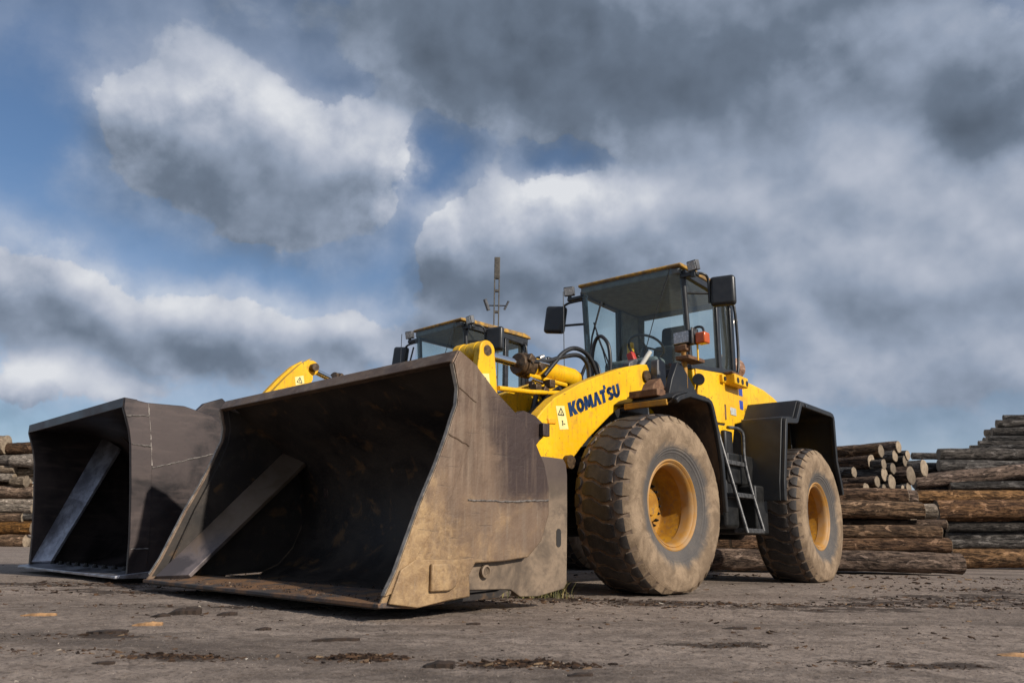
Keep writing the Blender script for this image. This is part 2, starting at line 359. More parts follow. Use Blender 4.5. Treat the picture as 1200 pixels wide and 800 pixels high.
def _side(t, b, tc, out):
    o = tc.outputs['Object']; x, y, z = t.sep(o)
    rad = t.math('SQRT', t.math('ADD', t.math('MULTIPLY', x, x), t.math('MULTIPLY', z, z)))
    ang = t.math('ARCTAN2', z, x)
    n = t.noise(o, 6, 6, .65, .5); f = t.noise(o, 50, 6, .7)
    radial = t.noise(t.comb(t.math('MULTIPLY', ang, 16), t.math('MULTIPLY', rad, 3), 0.0), 1.0, 5, .6)
    tan = t.mix(t.step(n, .35, .66), (.165, .115, .074), (.300, .215, .140))
    tan = t.mix(t.math('MULTIPLY', t.step(radial, .5, .75), .35), tan, (.16, .115, .08))
    clean = t.step(t.math('ADD', rad, t.math('MULTIPLY', t.math('SUBTRACT', n, .5), .16)), .52, .44)
    c = t.mix(t.math('MULTIPLY', clean, .82), tan, (.072, .074, .078))
    c = t.mix(t.math('MULTIPLY', t.step(f, .54, .70), .45), c, (.085, .062, .045))
    scr = t.step(t.noise(t.comb(t.math('MULTIPLY', ang, 3), t.math('MULTIPLY', rad, 60), 0.0), 1.0, 4, .6), .60, .68)
    c = t.mix(t.math('MULTIPLY', scr, .30), c, (.11, .085, .065))
    rings = t.math('SINE', t.math('MULTIPLY', rad, 260))
    rmask = t.math('MULTIPLY', t.step(rad, .40, .42), t.step(rad, .47, .455))
    setp(t, b, col=c, rough=.9, normal=t.bump(t.math('ADD', t.math('MULTIPLY', f, 1.5), t.math('ADD', n, t.math('MULTIPLY', rings, t.math('MULTIPLY', rmask, .6)))), .5, .007), spec=.2)
M['sidewall'] = mat('dusty_tyre_sidewall', _side)
def _bark(base, light, name):
    def fn(t, b, tc, out):
        o = tc.outputs['Object']; oi = t.new('ShaderNodeObjectInfo'); rnd = oi.outputs['Random']
        off = t.comb(t.math('MULTIPLY', rnd, 37.0), t.math('MULTIPLY', rnd, 91.0), 0.0)
        p = t.vmath('ADD', o, off)
        n = t.noise(t.scale(p, 1.2, 5, 5), 1.6, 7, .65, .4); f = t.noise(t.scale(p, 6, 26, 26), 1.5, 5, .65)
        knots = t.noise(t.scale(p, 3, 3, 3), 1.4, 3, .5)
        c = t.mix(t.step(n, .36, .62), base, light)
        c = t.mix(t.math('MULTIPLY', t.step(f, .47, .60), .80), c, tuple(v * .22 for v in base))
        peel = t.step(t.noise(t.scale(p, 2.6, 6.2, 6.2), 1.5, 7, .65, .8), .57, .63)
        c = t.mix(t.math('MULTIPLY', peel, .75), c, tuple(min(.9, v * 1.7 + .03) for v in light))
        crack = t.step(t.noise(t.scale(p, .9, 16, 16), 1.3, 5, .6, .5), .58, .63)
        c = t.mix(t.math('MULTIPLY', crack, .8), c, tuple(v * .15 for v in base))
        hs = t.new('ShaderNodeHueSaturation'); t.put(hs.inputs['Color'], c)
        t.put(hs.inputs['Value'], t.lin(rnd, 0, 1, .55, 1.35)); t.put(hs.inputs['Saturation'], t.lin(t.math('FRACT', t.math('MULTIPLY', rnd, 7.13)), 0, 1, .65, 1.15))
        setp(t, b, col=hs.outputs[0], rough=.88, normal=t.bump(t.math('ADD', t.math('MULTIPLY', n, 1.2), t.math('ADD', f, knots)), 1.0, .05), spec=.2)
    return mat(name, fn)
M['bark_brown'] = _bark((.062, .033, .019), (.185, .100, .050), 'brown_bark')
M['bark_grey'] = _bark((.050, .043, .038), (.125, .108, .094), 'grey_bark')
M['bark_orange'] = _bark((.090, .048, .023), (.29, .155, .066), 'peeled_orange_bark')
M['bark_pale'] = _bark((.17, .125, .085), (.33, .25, .175), 'pale_peeled_wood')
def _cut(t, b, tc, out):
    o = tc.outputs['Object']; x, y, z = t.sep(o); oi = t.new('ShaderNodeObjectInfo')
    rad = t.vmath('LENGTH', t.comb(0.0, y, z))
    n = t.noise(o, 9, 5, .6)
    ring = t.math('SINE', t.math('MULTIPLY_ADD', rad, 420.0, t.math('MULTIPLY', n, 9.0)))
    c = t.mix(t.step(n, .35, .65), (.175, .130, .088), (.31, .24, .165))
    c = t.mix(t.math('MULTIPLY', t.step(ring, .2, 1.0), .28), c, (.20, .13, .075))
    hs = t.new('ShaderNodeHueSaturation'); t.put(hs.inputs['Color'], c); t.put(hs.inputs['Value'], t.lin(oi.outputs['Random'], 0, 1, .55, 1.15))
    setp(t, b, col=hs.outputs[0], rough=.85, normal=t.bump(n, .3, .006))
M['cut'] = mat('sawn_log_end', _cut)
def _ground(t, b, tc, out):
    o = tc.outputs['Object']
    fine = t.noise(o, 52, 6, .72); grit = t.voro(o, 90); mid = t.noise(o, 7, 7, .66); big = t.noise(t.scale(o, 1, 1.6, 1), .42, 5, .55, .5)
    band = t.noise(t.scale(o, .30, 1.1, 1, loc=(4.6, 2.2, 0)), .8, 7, .66, .8)
    c = t.mix(t.step(mid, .32, .68), (.200, .154, .122), (.345, .274, .222))
    c = t.mix(t.math('MULTIPLY', t.step(big, .42, .64), .45), c, (.125, .094, .074))
    c = t.mix(t.math('MULTIPLY', t.step(band, .51, .66), .68), c, (.062, .046, .036))
    c = t.mix(t.math('MULTIPLY', t.step(grit, .32, .12), .40), c, (.40, .34, .29))
    c = t.mix(t.math('MULTIPLY', t.step(fine, .50, .62), .75), c, (.085, .063, .050))
    c = t.mix(t.math('MULTIPLY', t.step(t.noise(t.scale(o, 1, 1.3, 1), 19, 5, .68), .56, .66), .70), c, (.070, .052, .042))
    c = t.mix(t.math('MULTIPLY', t.step(t.noise(o, 150, 3, .6), .66, .72), .75), c, (.46, .40, .34))
    sa = t.new('ShaderNodeAttribute'); sa.attribute_name = 'soil'
    c = t.mix(t.math('MULTIPLY', t.step(t.math('ADD', sa.outputs['Fac'], t.math('MULTIPLY', t.math('SUBTRACT', fine, .5), .9)), .22, .60), .85), c, (.040, .027, .020))
    # old pale scrape lines
    scr = t.step(t.noise(t.scale(o, .5, 16, 1, rot=(0, 0, R(17))), 1.0, 3, .5), .70, .74)
    c = t.mix(t.math('MULTIPLY', scr, .3), c, (.34, .30, .27))
    h = t.math('ADD', t.math('MULTIPLY', fine, 1.2), t.math('MULTIPLY', mid, 1.3))
    setp(t, b, col=c, rough=.92, normal=t.bump(h, .8, .014), spec=.25)
M['ground'] = mat('dusty_yard_paving', _ground)
def _litter(t, b, tc, out):
    oi = t.new('ShaderNodeNewGeometry'); r = oi.outputs['Random Per Island']
    c = t.ramp(r, [(0, (.014, .009, .007)), (.45, (.034, .020, .013)), (.72, (.065, .036, .021)), (.92, (.11, .062, .034)), (.985, (.22, .15, .09)), (1.0, (.50, .45, .38))])
    setp(t, b, col=c, rough=.9, spec=.2)
M['litter'] = mat('bark_litter', _litter)
def _grit(t, b, tc, out):
    g = t.new('ShaderNodeNewGeometry'); r = g.outputs['Random Per Island']
    setp(t, b, col=t.ramp(r, [(0, (.035, .026, .020)), (.40, (.11, .083, .064)), (.75, (.30, .24, .19)), (1.0, (.55, .48, .40))]), rough=.9, spec=.2)
M['grit'] = mat('pale_grit', _grit)
M['barkchip'] = flat('dark_bark_piece', (.030, .018, .012), .9, 0, .5, .6, 40)
M['woodchip'] = flat('tan_wood_splinter', (.33, .185, .085), .85, 0, .35, .4, 40)
def _grass(t, b, tc, out):
    g = t.new('ShaderNodeNewGeometry'); r = g.outputs['Random Per Island']
    setp(t, b, col=t.ramp(r, [(0, (.06, .07, .02)), (.5, (.17, .15, .05)), (1, (.36, .28, .12))]), rough=.8)
M['grass'] = mat('dry_grass', _grass)
M['mast'] = flat('weathered_mast_steel', (.085, .075, .062), .6, .3, .35)

# ------------------------------------------------------------------ mesh builder
class MB:
    def __init__(s): s.v = []; s.f = []; s.m = []
    def add(s, vs, fs, mi=0):
        o = len(s.v); s.v += [tuple(v) for v in vs]; s.f += [tuple(i + o for i in f) for f in fs]; s.m += [mi] * len(fs); return s
    def box(s, x0, x1, y0, y1, z0, z1, mi=0, rot=None, about=None):
        vs = [Vector(p) for p in ((x0,y0,z0),(x1,y0,z0),(x1,y1,z0),(x0,y1,z0),(x0,y0,z1),(x1,y0,z1),(x1,y1,z1),(x0,y1,z1))]
        if rot is not None:
            c = Vector(about) if about is not None else sum(vs, Vector()) / 8
            vs = [c + rot @ (v - c) for v in vs]
        return s.add(vs, [(0,3,2,1),(4,5,6,7),(0,1,5,4),(1,2,6,5),(2,3,7,6),(3,0,4,7)], mi)
    def prism(s, prof, y0, y1, mi=0, axis='y'):
        n = len(prof)
        area = sum(prof[i][0] * prof[(i+1) % n][1] - prof[(i+1) % n][0] * prof[i][1] for i in range(n))
        if area < 0: prof = prof[::-1]
        if axis == 'y': P = lambda a, b, c: (a, c, b)
        elif axis == 'x': P = lambda a, b, c: (c, a, b)
        else: P = lambda a, b, c: (a, b, c)
        vs = [P(a, b, y0) for a, b in prof] + [P(a, b, y1) for a, b in prof]
        lo = tuple(range(n)); hi = tuple(range(2*n-1, n-1, -1))
        sides = [(i, i+n, (i+1) % n + n, (i+1) % n) for i in range(n)]
        fs = [lo, hi] + sides
        if axis != 'y': fs = [f[::-1] for f in fs]
        return s.add(vs, fs, mi)
    def sheet(s, path, y0, y1, th, mi=0, axis='y'):
        """open profile path (x,z) given thickness, extruded along y"""
        pts = [Vector((a, b)) for a, b in path]; off = []
        for i, p in enumerate(pts):
            a = (pts[i] - pts[i-1]).normalized() if i else None
            b_ = (pts[i+1] - pts[i]).normalized() if i < len(pts)-1 else None
            d = ((a or b_) + (b_ or a)).normalized(); nn = Vector((-d.y, d.x))
            k = 1.0 if (a is None or b_ is None) else 1 / max(.35, nn.dot(Vector((-a.y, a.x))))
            off.append(p + nn * th * k)
        prof = [tuple(p) for p in pts] + [tuple(p) for p in off[::-1]]
        # strips rather than one big polygon
        n = len(pts)
        for i in range(n - 1):
            q = [tuple(pts[i]), tuple(pts[i+1]), tuple(off[i+1]), tuple(off[i])]
            vs = [(a, y0, b) for a, b in q] + [(a, y1, b) for a, b in q]
            fs = [(0,1,2,3), (7,6,5,4), (0,4,5,1), (2,6,7,3)]
            if i == 0: fs.append((3,7,4,0))
            if i == n-2: fs.append((1,5,6,2))
            s.add(vs, fs, mi)
        return s
    def tube(s, path, r, seg=8, mi=0, cap=True):
        pts = [Vector(p) for p in path]; n = len(pts); rings = []
        up = Vector((0, 0, 1))
        d0 = (pts[1] - pts[0]).normalized()
        if abs(d0.dot(up)) > .95: up = Vector((1, 0, 0))
        u = d0.cross(up).normalized()
        vs = []
        for i, p in enumerate(pts):
            d = ((pts[i] - pts[i-1]).normalized() if i else Vector()) + ((pts[i+1] - pts[i]).normalized() if i < n-1 else Vector())
            d.normalize(); u = (u - d * u.dot(d)).normalized(); w = d.cross(u)
            rr = r[i] if isinstance(r, (list, tuple)) else r
            for k in range(seg):
                a = 2 * math.pi * k / seg; vs.append(p + (u * math.cos(a) + w * math.sin(a)) * rr)
        fs = [(i*seg+k, i*seg+(k+1) % seg, (i+1)*seg+(k+1) % seg, (i+1)*seg+k) for i in range(n-1) for k in range(seg)]
        if cap: fs += [tuple(range(seg-1, -1, -1)), tuple((n-1)*seg + k for k in range(seg))]
        return s.add(vs, fs, mi)
    def lathe(s, prof, seg=48, c=(0, 0, 0), mi=0, closed=False):
        """profile (radius, y) revolved about the y axis"""
        n = len(prof); c = Vector(c); vs = []
        for k in range(seg):
            a = 2 * math.pi * k / seg
            for r, y in prof: vs.append((c.x + r * math.cos(a), c.y + y, c.z + r * math.sin(a)))
        m = n if closed else n - 1
        fs = [(k*n+i, k*n+(i+1) % n, ((k+1) % seg)*n+(i+1) % n, ((k+1) % seg)*n+i) for k in range(seg) for i in range(m)]
        return s.add(vs, fs, mi)
    def build(s, name, mats, parent=None, smooth=35, bevel=0.0, seg=2, loc=None, rotz=None, fix=True, sub=0):
        me = bpy.data.meshes.new(name); me.from_pydata(s.v, [], s.f)
        if not isinstance(mats, (list, tuple)): mats = [mats]
        for m in mats: me.materials.append(m if not isinstance(m, str) else M[m])
        me.polygons.foreach_set('material_index', s.m)
        if fix:
            bm = bmesh.new(); bm.from_mesh(me)
            bmesh.ops.remove_doubles(bm, verts=bm.verts, dist=1e-5)
            bmesh.ops.recalc_face_normals(bm, faces=bm.faces); bm.to_mesh(me); bm.free()
        if smooth:
            me.polygons.foreach_set('use_smooth', [True] * len(me.polygons)); me.set_sharp_from_angle(angle=R(smooth))
        me.update()
        o = bpy.data.objects.new(name, me); col.objects.link(o)
        if bevel:
            b = o.modifiers.new('bevel', 'BEVEL'); b.width = bevel; b.segments = seg; b.limit_method = 'ANGLE'; b.angle_limit = R(32); b.harden_normals = False
        if sub:
            b = o.modifiers.new('sub', 'SUBSURF'); b.levels = sub; b.render_levels = sub
        if parent is not None: o.parent = parent
        if loc is not None: o.location = loc
        if rotz is not None: o.rotation_euler = (0, 0, rotz)
        return o
def empty(name, loc=(0, 0, 0), rotz=0.0, parent=None, scale=None):
    o = bpy.data.objects.new(name, None); col.objects.link(o); o.empty_display_size = .2
    o.location = loc; o.rotation_euler = (0, 0, rotz)
    if scale: o.scale = (scale,) * 3
    if parent is not None: o.parent = parent
    return o
def tag(o, label=None, cat=None, group=None, kind=None):
    if label: o['label'] = label
    if cat: o['category'] = cat
    if group: o['group'] = group
    if kind: o['kind'] = kind
    return o
def smoothpath(pts, n=6):
    """Catmull-Rom through the points"""
    P = [Vector(p) for p in pts]; P = [2*P[0]-P[1]] + P + [2*P[-1]-P[-2]]; out = []
    for i in range(1, len(P)-2):
        for k in range(n):
            t = k / n; a, b, c, d = P[i-1], P[i], P[i+1], P[i+2]
            out.append(.5 * ((2*b) + (c-a)*t + (2*a-5*b+4*c-d)*t*t + (3*b-a-3*c+d)*t**3))
    out.append(P[-2]); return out
def arc(cx, cz, r, a0, a1, n):
    return [(cx + r*math.cos(R(a0+(a1-a0)*i/n)), cz + r*math.sin(R(a0+(a1-a0)*i/n))) for i in range(n+1)]

# ------------------------------------------------------------------ ground
HEAPS = [(-.50, 2.92, .12, .05, .012), (.07, 2.80, .15, .055, .014), (-1.10, 2.90, .17, .045, .010), (1.35, 2.95, .25, .07, .008), (-1.62, 3.45, .22, .06, .008),
         (.95, 3.40, .22, .07, .006), (.30, 5.85, .45, .16, .014), (1.15, 5.65, .45, .22, .008), (2.2, 5.35, .45, .20, .008), (2.9, 5.9, .5, .28, .010), (3.9, 6.6, .8, .34, .010), (5.3, 7.6, .9, .4, .008), (-2.5, 6.0, .7, .2, .008), (-3.6, 6.7, .8, .22, .008), (-1.2, 4.85, .7, .09, .006)]
def ground_z(x, y):
    if not (-7 < x < 8 and 1.5 < y < 9): return -.012
    z = .009*mnoise.noise(Vector((x*.55, y*.55, 3))) + .005*mnoise.noise(Vector((x*1.7, y*1.7, 9)))
    f = min(1, (x+7)/1.0, (8-x)/1.0, (y-1.5)/.4, (9-y)/1.5)
    z += f*(.0045*mnoise.noise(Vector((x*7, y*7, 1))) + .0040*mnoise.noise(Vector((x*17, y*17, 5))) + .0035*mnoise.noise(Vector((x*38, y*38, 8))))
    for hx, hy, sx, sy, hh in HEAPS:
        q = ((x-hx)/sx)**2 + ((y-hy)/sy)**2
        if q < 4: z += hh*math.exp(-q)*(.7+.6*mnoise.noise(Vector((x*25, y*25, 2))))
    return z*f - .012
def ground():
    m = MB()
    xs = [-600, -200, -80, -40, -20, -12, -8.5] + [-7 + i*.022 for i in range(683)] + [9.5, 12, 20, 40, 80, 200, 600]
    ys = [-200, -40, -8, -2, 0, 1.0] + [1.5 + i*.02 for i in range(376)] + [10, 12, 14, 18, 22, 28, 40, 80, 200, 900]
    nx = len(xs)
    for y in ys:
        for x in xs: m.v.append((x, y, ground_z(x, y)))
    for j in range(len(ys)-1):
        for i in range(nx-1):
            m.f.append((j*nx+i, j*nx+i+1, (j+1)*nx+i+1, (j+1)*nx+i)); m.m.append(0)
    o = m.build('ground', 'ground', smooth=80, fix=False)
    at = o.data.attributes.new('soil', 'FLOAT', 'POINT'); vals = []
    for x, y, z in m.v:
        v = 0.0
        if -7 < x < 8 and 1.5 < y < 9:
            for hx, hy, sx, sy, hh in HEAPS:
                q = ((x-hx)/(sx*1.25))**2 + ((y-hy)/(sy*1.4))**2
                if q < 5: v += math.exp(-q)*(.75 + 1.9*mnoise.noise(Vector((x*4, y*7, 4))) + .9*mnoise.noise(Vector((x*13, y*19, 6))))
        vals.append(max(0.0, min(1.0, v)))
    at.data.foreach_set('value', vals)
    tag(o, kind='structure')
ground()

# ------------------------------------------------------------------ wheel
TW = .885; AX = .681
def tread_curve():
    """outer curve: list of (y, r) from tread centre over the shoulder down the sidewall"""
    return [(0, .745), (.10, .744), (.17, .739), (.215, .727), (.240, .708), (.256, .682), (.264, .655), (.272, .61), (.274, .56),
            (.268, .50), (.252, .445), (.232, .405), (.217, .378), (.208, .352)]
_tc = tread_curve(); _cl = [0.0]
for i in range(1, len(_tc)): _cl.append(_cl[-1] + math.hypot(_tc[i][0]-_tc[i-1][0], _tc[i][1]-_tc[i-1][1]))
def on_curve(s, depth):
    sg = -1 if s < 0 else 1; s = abs(s)
    for i in range(1, len(_cl)):
        if s <= _cl[i] or i == len(_cl)-1:
            f = (s - _cl[i-1]) / (_cl[i] - _cl[i-1])
            y = _tc[i-1][0] + f*(_tc[i][0]-_tc[i-1][0]); r = _tc[i-1][1] + f*(_tc[i][1]-_tc[i-1][1])
            ty, tr = _tc[i][0]-_tc[i-1][0], _tc[i][1]-_tc[i-1][1]; L = math.hypot(ty, tr); ny, nr = -tr/L, ty/L
            return sg * (y - ny*depth), r - nr*depth
NP = 34
def flatten(v):
    x, y, z = v
    if z < -AX + .05:
        k = max(0.0, (-AX + .05 - z)); y *= 1 + k * .35
    if z < -AX: z = -AX + (z + AX) * .04
    return (x, y, z)
def make_tyre():
    m = MB()
    DEP = .019
    # carcass with grooves level under the tread, full level on the sidewall
    prof = []
    SH = .290     # where tread ends along the curve
    ss = [-_cl[-1]] + [-(_cl[-1] - i*(_cl[-1]-SH)/14) for i in range(1, 14)] + [-SH - .004, -SH]
    ss = ss + [-SH + i*(2*SH)/24 for i in range(1, 24)] + [-x for x in ss[::-1]]
    for s in ss:
        d = DEP if abs(s) < SH else (0.0 if abs(s) > SH + .003 else DEP*.5)
        d = DEP if abs(s) < SH - .02 else max(0, DEP * (SH + .01 - abs(s)) / .03) if abs(s) < SH + .01 else 0
        y, r = on_curve(s, d); prof.append((r, y))
    seg = 96; n = len(prof)
    for k in range(seg):
        a = 2*math.pi*k/seg
        for r, y in prof: m.v.append((r*math.cos(a), y, r*math.sin(a)))
    for k in range(seg):
        for i in range(n-1):
            m.f.append((k*n+i, k*n+i+1, ((k+1) % seg)*n+i+1, ((k+1) % seg)*n+i))
            m.m.append(1 if abs((ss[i]+ss[i+1])/2) < SH - .01 else 2)
    # blocks: outline in (s across, u along one pitch)
    def zz(s):   # zig-zag offset across the tread
        if s < -.05: return .34
        if s > .05: return -.06
        return .34 - (s + .05) / .10 * .40
    cs = [-.143, -.104, -.05, .05, .104, .143]
    centre = [(s, zz(s) + (.10 if abs(s) > .13 else 0)) for s in cs] + [(s, zz(s) + .835 - (.10 if abs(s) > .13 else 0)) for s in cs[::-1]]
    def should(sg):
        o = .30 if sg > 0 else .72
        return [(sg*.154, o+.24), (sg*.184, o+.01), (sg*.235, o-.05), (sg*.302, o+.01), (sg*.302, o+.73), (sg*.235, o+.79), (sg*.184, o+.74), (sg*.154, o+.50)]
    pitch = 2*math.pi/NP
    rnd = random.Random(3)
    for p in range(NP):
        for poly in (centre, should(1), should(-1)):
            cx = sum(q[0] for q in poly)/len(poly); cu = sum(q[1] for q in poly)/len(poly)
            k = len(poly); base = []; mid = []; top = []
            wear = rnd.uniform(0, .003)
            for s, u in poly:
                for lst, f, dep in ((base, 1.0, DEP+.004), (mid, .975, .005+wear), (top, .915, wear)):
                    s2 = cx + (s-cx)*f; u2 = cu + (u-cu)*f
                    y, r = on_curve(s2, dep if abs(s2) < .27 else dep*.8)
                    a = (p+u2)*pitch; lst.append((r*math.cos(a), y, r*math.sin(a)))
            yc, rc = on_curve(cx, wear); ac = (p+cu)*pitch
            vs = base + mid + top
            fs = [(i, (i+1) % k, k+(i+1) % k, k+i) for i in range(k)] + [(k+i, k+(i+1) % k, 2*k+(i+1) % k, 2*k+i) for i in range(k)]
            if k == 12: # centre z block: quads across
                for i in range(5): fs.append((2*k+i, 2*k+i+1, 2*k+10-i, 2*k+11-i))
            else:
                for i in range(3): fs.append((2*k+i, 2*k+i+1, 2*k+6-i, 2*k+7-i))
            o = len(m.v); m.v += vs
            for q, f in enumerate(fs):
                m.f.append(tuple(o+i for i in f)); m.m.append(1 if q < k else 0)
                if k == 8 and q in (2, 3, 4, 10, 11, 12, 18): m.m[-1] = 2
    m.v = [flatten(v) for v in m.v]
    return m
def mirror_y(m):
    q = MB(); q.v = [(x, -y, z) for x, y, z in m.v]; q.f = [f[::-1] for f in m.f]; q.m = list(m.m); return q
def make_wheel(parent):
    w = empty('wheel', parent=parent)
    make_tyre().build('tyre', ['tread', 'groove', 'sidewall'], w, smooth=38)
    # deep dish rim, outside face at +y .215
    rim = MB()
    rim.lathe([(.300, -.20), (.345, -.205), (.352, -.19), (.325, -.17), (.318, .02), (.318, .165)], 56)
    rim.lathe([(.310, .165), (.306, -.075), (.296, -.092), (.12, -.10), (.0, -.10)], 56)
    rim.build('rim', 'ochre', w, smooth=40)
    fl = MB(); fl.lathe([(.306, .10), (.308, .165), (.316, .192), (.330, .203), (.336, .197), (.341, .207), (.356, .2185), (.366, .214), (.368, .20), (.352, .185), (.34, .16)], 64)
    fl.build('rim_flange', 'flange', w, smooth=40)
    hub = MB(); hub.lathe([(.145, -.11), (.145, -.03), (.13, -.012), (.085, -.008), (.08, .01), (.0, .012)], 40)
    hub.build('hub', 'ochre', w, smooth=35)
    bo = MB()
    for k in range(20):
        a = 2*math.pi*k/20; c = (.198*math.cos(a), 0, .198*math.sin(a))
        bo.tube([(c[0], -.10, c[2]), (c[0], -.052, c[2])], .0145, 6)
        bo.tube([(c[0], -.06, c[2]), (c[0], -.036, c[2])], .008, 6)
    tag(bo.build('wheel_bolts', 'dark', w, smooth=0), kind='stuff')
    return w
def dup(root, parent, loc, roty=0.0, flip=False, rotz=0.0):
    r = root.copy(); col.objects.link(r); r.parent = parent
    for ch in root.children:
        c = ch.copy(); col.objects.link(c); c.parent = r
    place_wheel(r, loc, flip, rotz)
    return r
def place_wheel(w, loc, flip, rotz=0.0):
    w.location = loc; w.rotation_euler = (0, 0, rotz + (math.pi if flip else 0))

# ------------------------------------------------------------------ buckets
SIDE1 = [(3.128,.060),(3.053,.189),(3.037,.224),(2.892,.572),(2.795,.770),(2.721,.944),(2.687,1.043),(2.655,1.120),(2.649,1.218),(2.697,1.369),
         (2.650,1.444),(2.50,1.372),(2.332,1.240),(2.209,1.165),(2.106,1.100),(1.988,.981),(1.899,.846),(1.858,.708),(1.856,.544),(1.925,.385),(2.045,.290),(2.262,.268),(2.475,.262),(2.52,.20),(2.51,.085),(2.584,.079),(2.896,.042)]
def make_bucket1(parent):
    b = empty('bucket', parent=parent)
    HW = 1.330
    inner = [(3.10,.075),(2.60,.085),(2.25,.10),(2.08,.17),(1.96,.30),(1.895,.46),(1.885,.62),(1.905,.76),(1.96,.89),(2.05,1.00),(2.15,1.085),(2.24,1.140),(2.36,1.215),(2.50,1.325),(2.63,1.405)]
    m = MB(); m.sheet(inner[::-1], -HW, HW, -.030)
    m.build('shell', 'bucket_in', b, smooth=30)
    # front lip of the top edge
    m = MB(); m.prism([(2.697,1.369),(2.650,1.444),(2.60,1.418),(2.640,1.36)], -1.383, 1.383)
    m.build('top_edge', 'bucket', b, bevel=.006)
    m = MB(); m.prism([(3.135,.056),(3.135,.078),(2.95,.088),(2.72,.106),(2.70,.06),(2.9,.045)], -1.39, 1.39)
    m.build('cutting_edge', 'lipdirt', b, bevel=.004)
    for sg in (1, -1):
        # curved side wall
        m = MB(); m.prism(SIDE1, sg*1.362, sg*1.385); o = m.build('side_plate', 'bucket', b, bevel=.008, smooth=28)
        m = MB(); m.prism([(3.0,.12),(2.83,.58),(2.67,.94),(2.615,1.1),(2.605,1.22),(2.64,1.36),(2.49,1.345),(2.325,1.215),(2.20,1.14),(2.09,1.07),(1.975,.955),(1.888,.825),(1.868,.70),(1.868,.55),(1.94,.395),(2.055,.30),(2.262,.278),(2.6,.27),(2.62,.10)], sg*1.328, sg*1.3615); m.build('inner_liner', 'bucket_in', b, smooth=28)
        m = MB(); m.prism([(3.085,.10),(3.02,.224),(2.875,.572),(2.778,.770),(2.704,.944),(2.670,1.043),(2.638,1.120),(2.632,1.218),(2.675,1.36),(2.5,1.33),(2.4,.9),(2.6,.12)], sg*1.3590, sg*1.3612); m.build('inner_face', 'bucket_in', b, smooth=0)
        m = MB(); m.prism([(3.0,.105),(2.6,.095),(2.25,.112),(2.09,.18),(1.97,.31),(1.91,.46),(2.6,.5),(2.86,.48)], sg*1.3235, sg*1.3278); m.build('inner_face', 'bucket_in', b, smooth=0)
        # raised wear strip along the front edge
        strip = [(3.10,.11),(3.037,.224),(2.892,.572),(2.795,.770),(2.721,.944),(2.687,1.043),(2.655,1.120),(2.649,1.218),(2.690,1.36),(2.650,1.436),
                 (2.505,1.368),(2.512,1.153),(2.56,.90),(2.68,.62),(2.80,.44),(2.93,.27),(2.97,.15)]
        m = MB(); m.prism(strip, sg*1.385, sg*1.397); m.build('side_cutter', 'bucket', b, bevel=.003, smooth=28)
        fe_ = [(3.100,.112),(3.037,.224),(2.892,.572),(2.795,.770),(2.721,.944),(2.687,1.043),(2.655,1.120),(2.649,1.218),(2.692,1.355)]
        m = MB(); m.sheet([(a+.0005, c_) for a, c_ in fe_], min(sg*1.3635, sg*1.390), max(sg*1.3635, sg*1.390), -.004); m.build('worn_edge', 'wornedge', b, smooth=50)
        # heavy corner block with d-shaped boss
        m = MB(); m.prism([(3.085,.075),(3.02,.235),(2.93,.285),(2.62,.285),(2.60,.27),(2.67,.14),(2.63,.085),(2.90,.048)], sg*1.397, sg*1.412)
        m.build('corner_plate', 'bucket', b, bevel=.005)
        m = MB(); m.prism([(2.835,.125),(2.835,.265)] + arc(2.715,.195,.07,90,270,8), sg*1.412, sg*1.436)
        m.build('wear_boss', 'bucket', b, bevel=.008)
        # lower side wall and heel behind the curved plate
        heel = [(2.60,.10),(2.52,.118),(2.20,.112),(2.14,.108),(2.06,.066),(1.90,.062),(1.66,.098),(1.632,.13),(1.624,.565),(1.624,.80),(1.635,.87),(1.663,.901),(1.80,.903),(1.90,.90),(2.0,.6),(2.6,.5)]
        m = MB(); m.prism(heel, sg*1.3295, sg*1.337); m.prism([(2.06,.066),(1.90,.062),(1.66,.098),(1.632,.13),(1.624,.565),(1.624,.80),(1.635,.87),(1.663,.901),(1.80,.895),(1.83,.75),(1.83,.55),(1.88,.36),(1.97,.22),(2.06,.12)], sg*1.26, sg*1.3294); m.build('heel_plate', 'heel', b, bevel=.006, smooth=28)
        m = MB(); m.prism([(1.69,.37),(1.69,.44)] + arc(1.712,.44,.022,180,0,6) + arc(1.712,.37,.022,0,-180,6), sg*1.3375, sg*1.340)
        m.build('slot', 'gap', b, smooth=0)
        m = MB(); m.lathe([(.0, .0), (.036, .0), (.036, .012), (.026, .014), (.022, .006), (.0, .006)], 20, (2.366, sg*1.350, .215))
        m.tube([(2.366, sg*1.33, .215), (2.366, sg*1.356, .215)], .034, 16)
        m.build('boss_ring', 'heel', b)
        # welds
        def weld(pts, y, r=.006):
            P = []
            for i in range(len(pts)-1):
                a, c = Vector(pts[i]), Vector(pts[i+1]); n = max(2, int((c-a).length/.025))
                P += [a.lerp(c, k/n) for k in range(n)]
            P.append(Vector(pts[-1])); rr = [r*random.uniform(.6, 1.25) for _ in P]
            mm = MB(); mm.tube([(p.x+random.uniform(-.002, .002), y, p.y+random.uniform(-.003, .003)) for p in P], rr, 5)
            return mm
        weld([(2.55,.602),(2.2,.606),(1.87,.628)], sg*1.387).build('weld', 'weld', b)
        weld([(2.505,1.36),(2.512,1.153),(2.56,.90),(2.68,.62)], sg*1.391, .004).build('weld', 'bucket', b)
        weld([(2.645,1.218),(2.512,1.153)], sg*1.398, .005).build('weld', 'bucket', b)
        weld([(2.715,.95),(2.56,.90)], sg*1.398, .005).build('weld', 'bucket', b)
        # inner diagonal brace between side wall and back
        m = MB()
        o_ = [(3.075,.10),(2.58,.605),(2.085,1.11)]; i_ = [(2.92,.115),(2.45,.575),(1.985,1.03)]
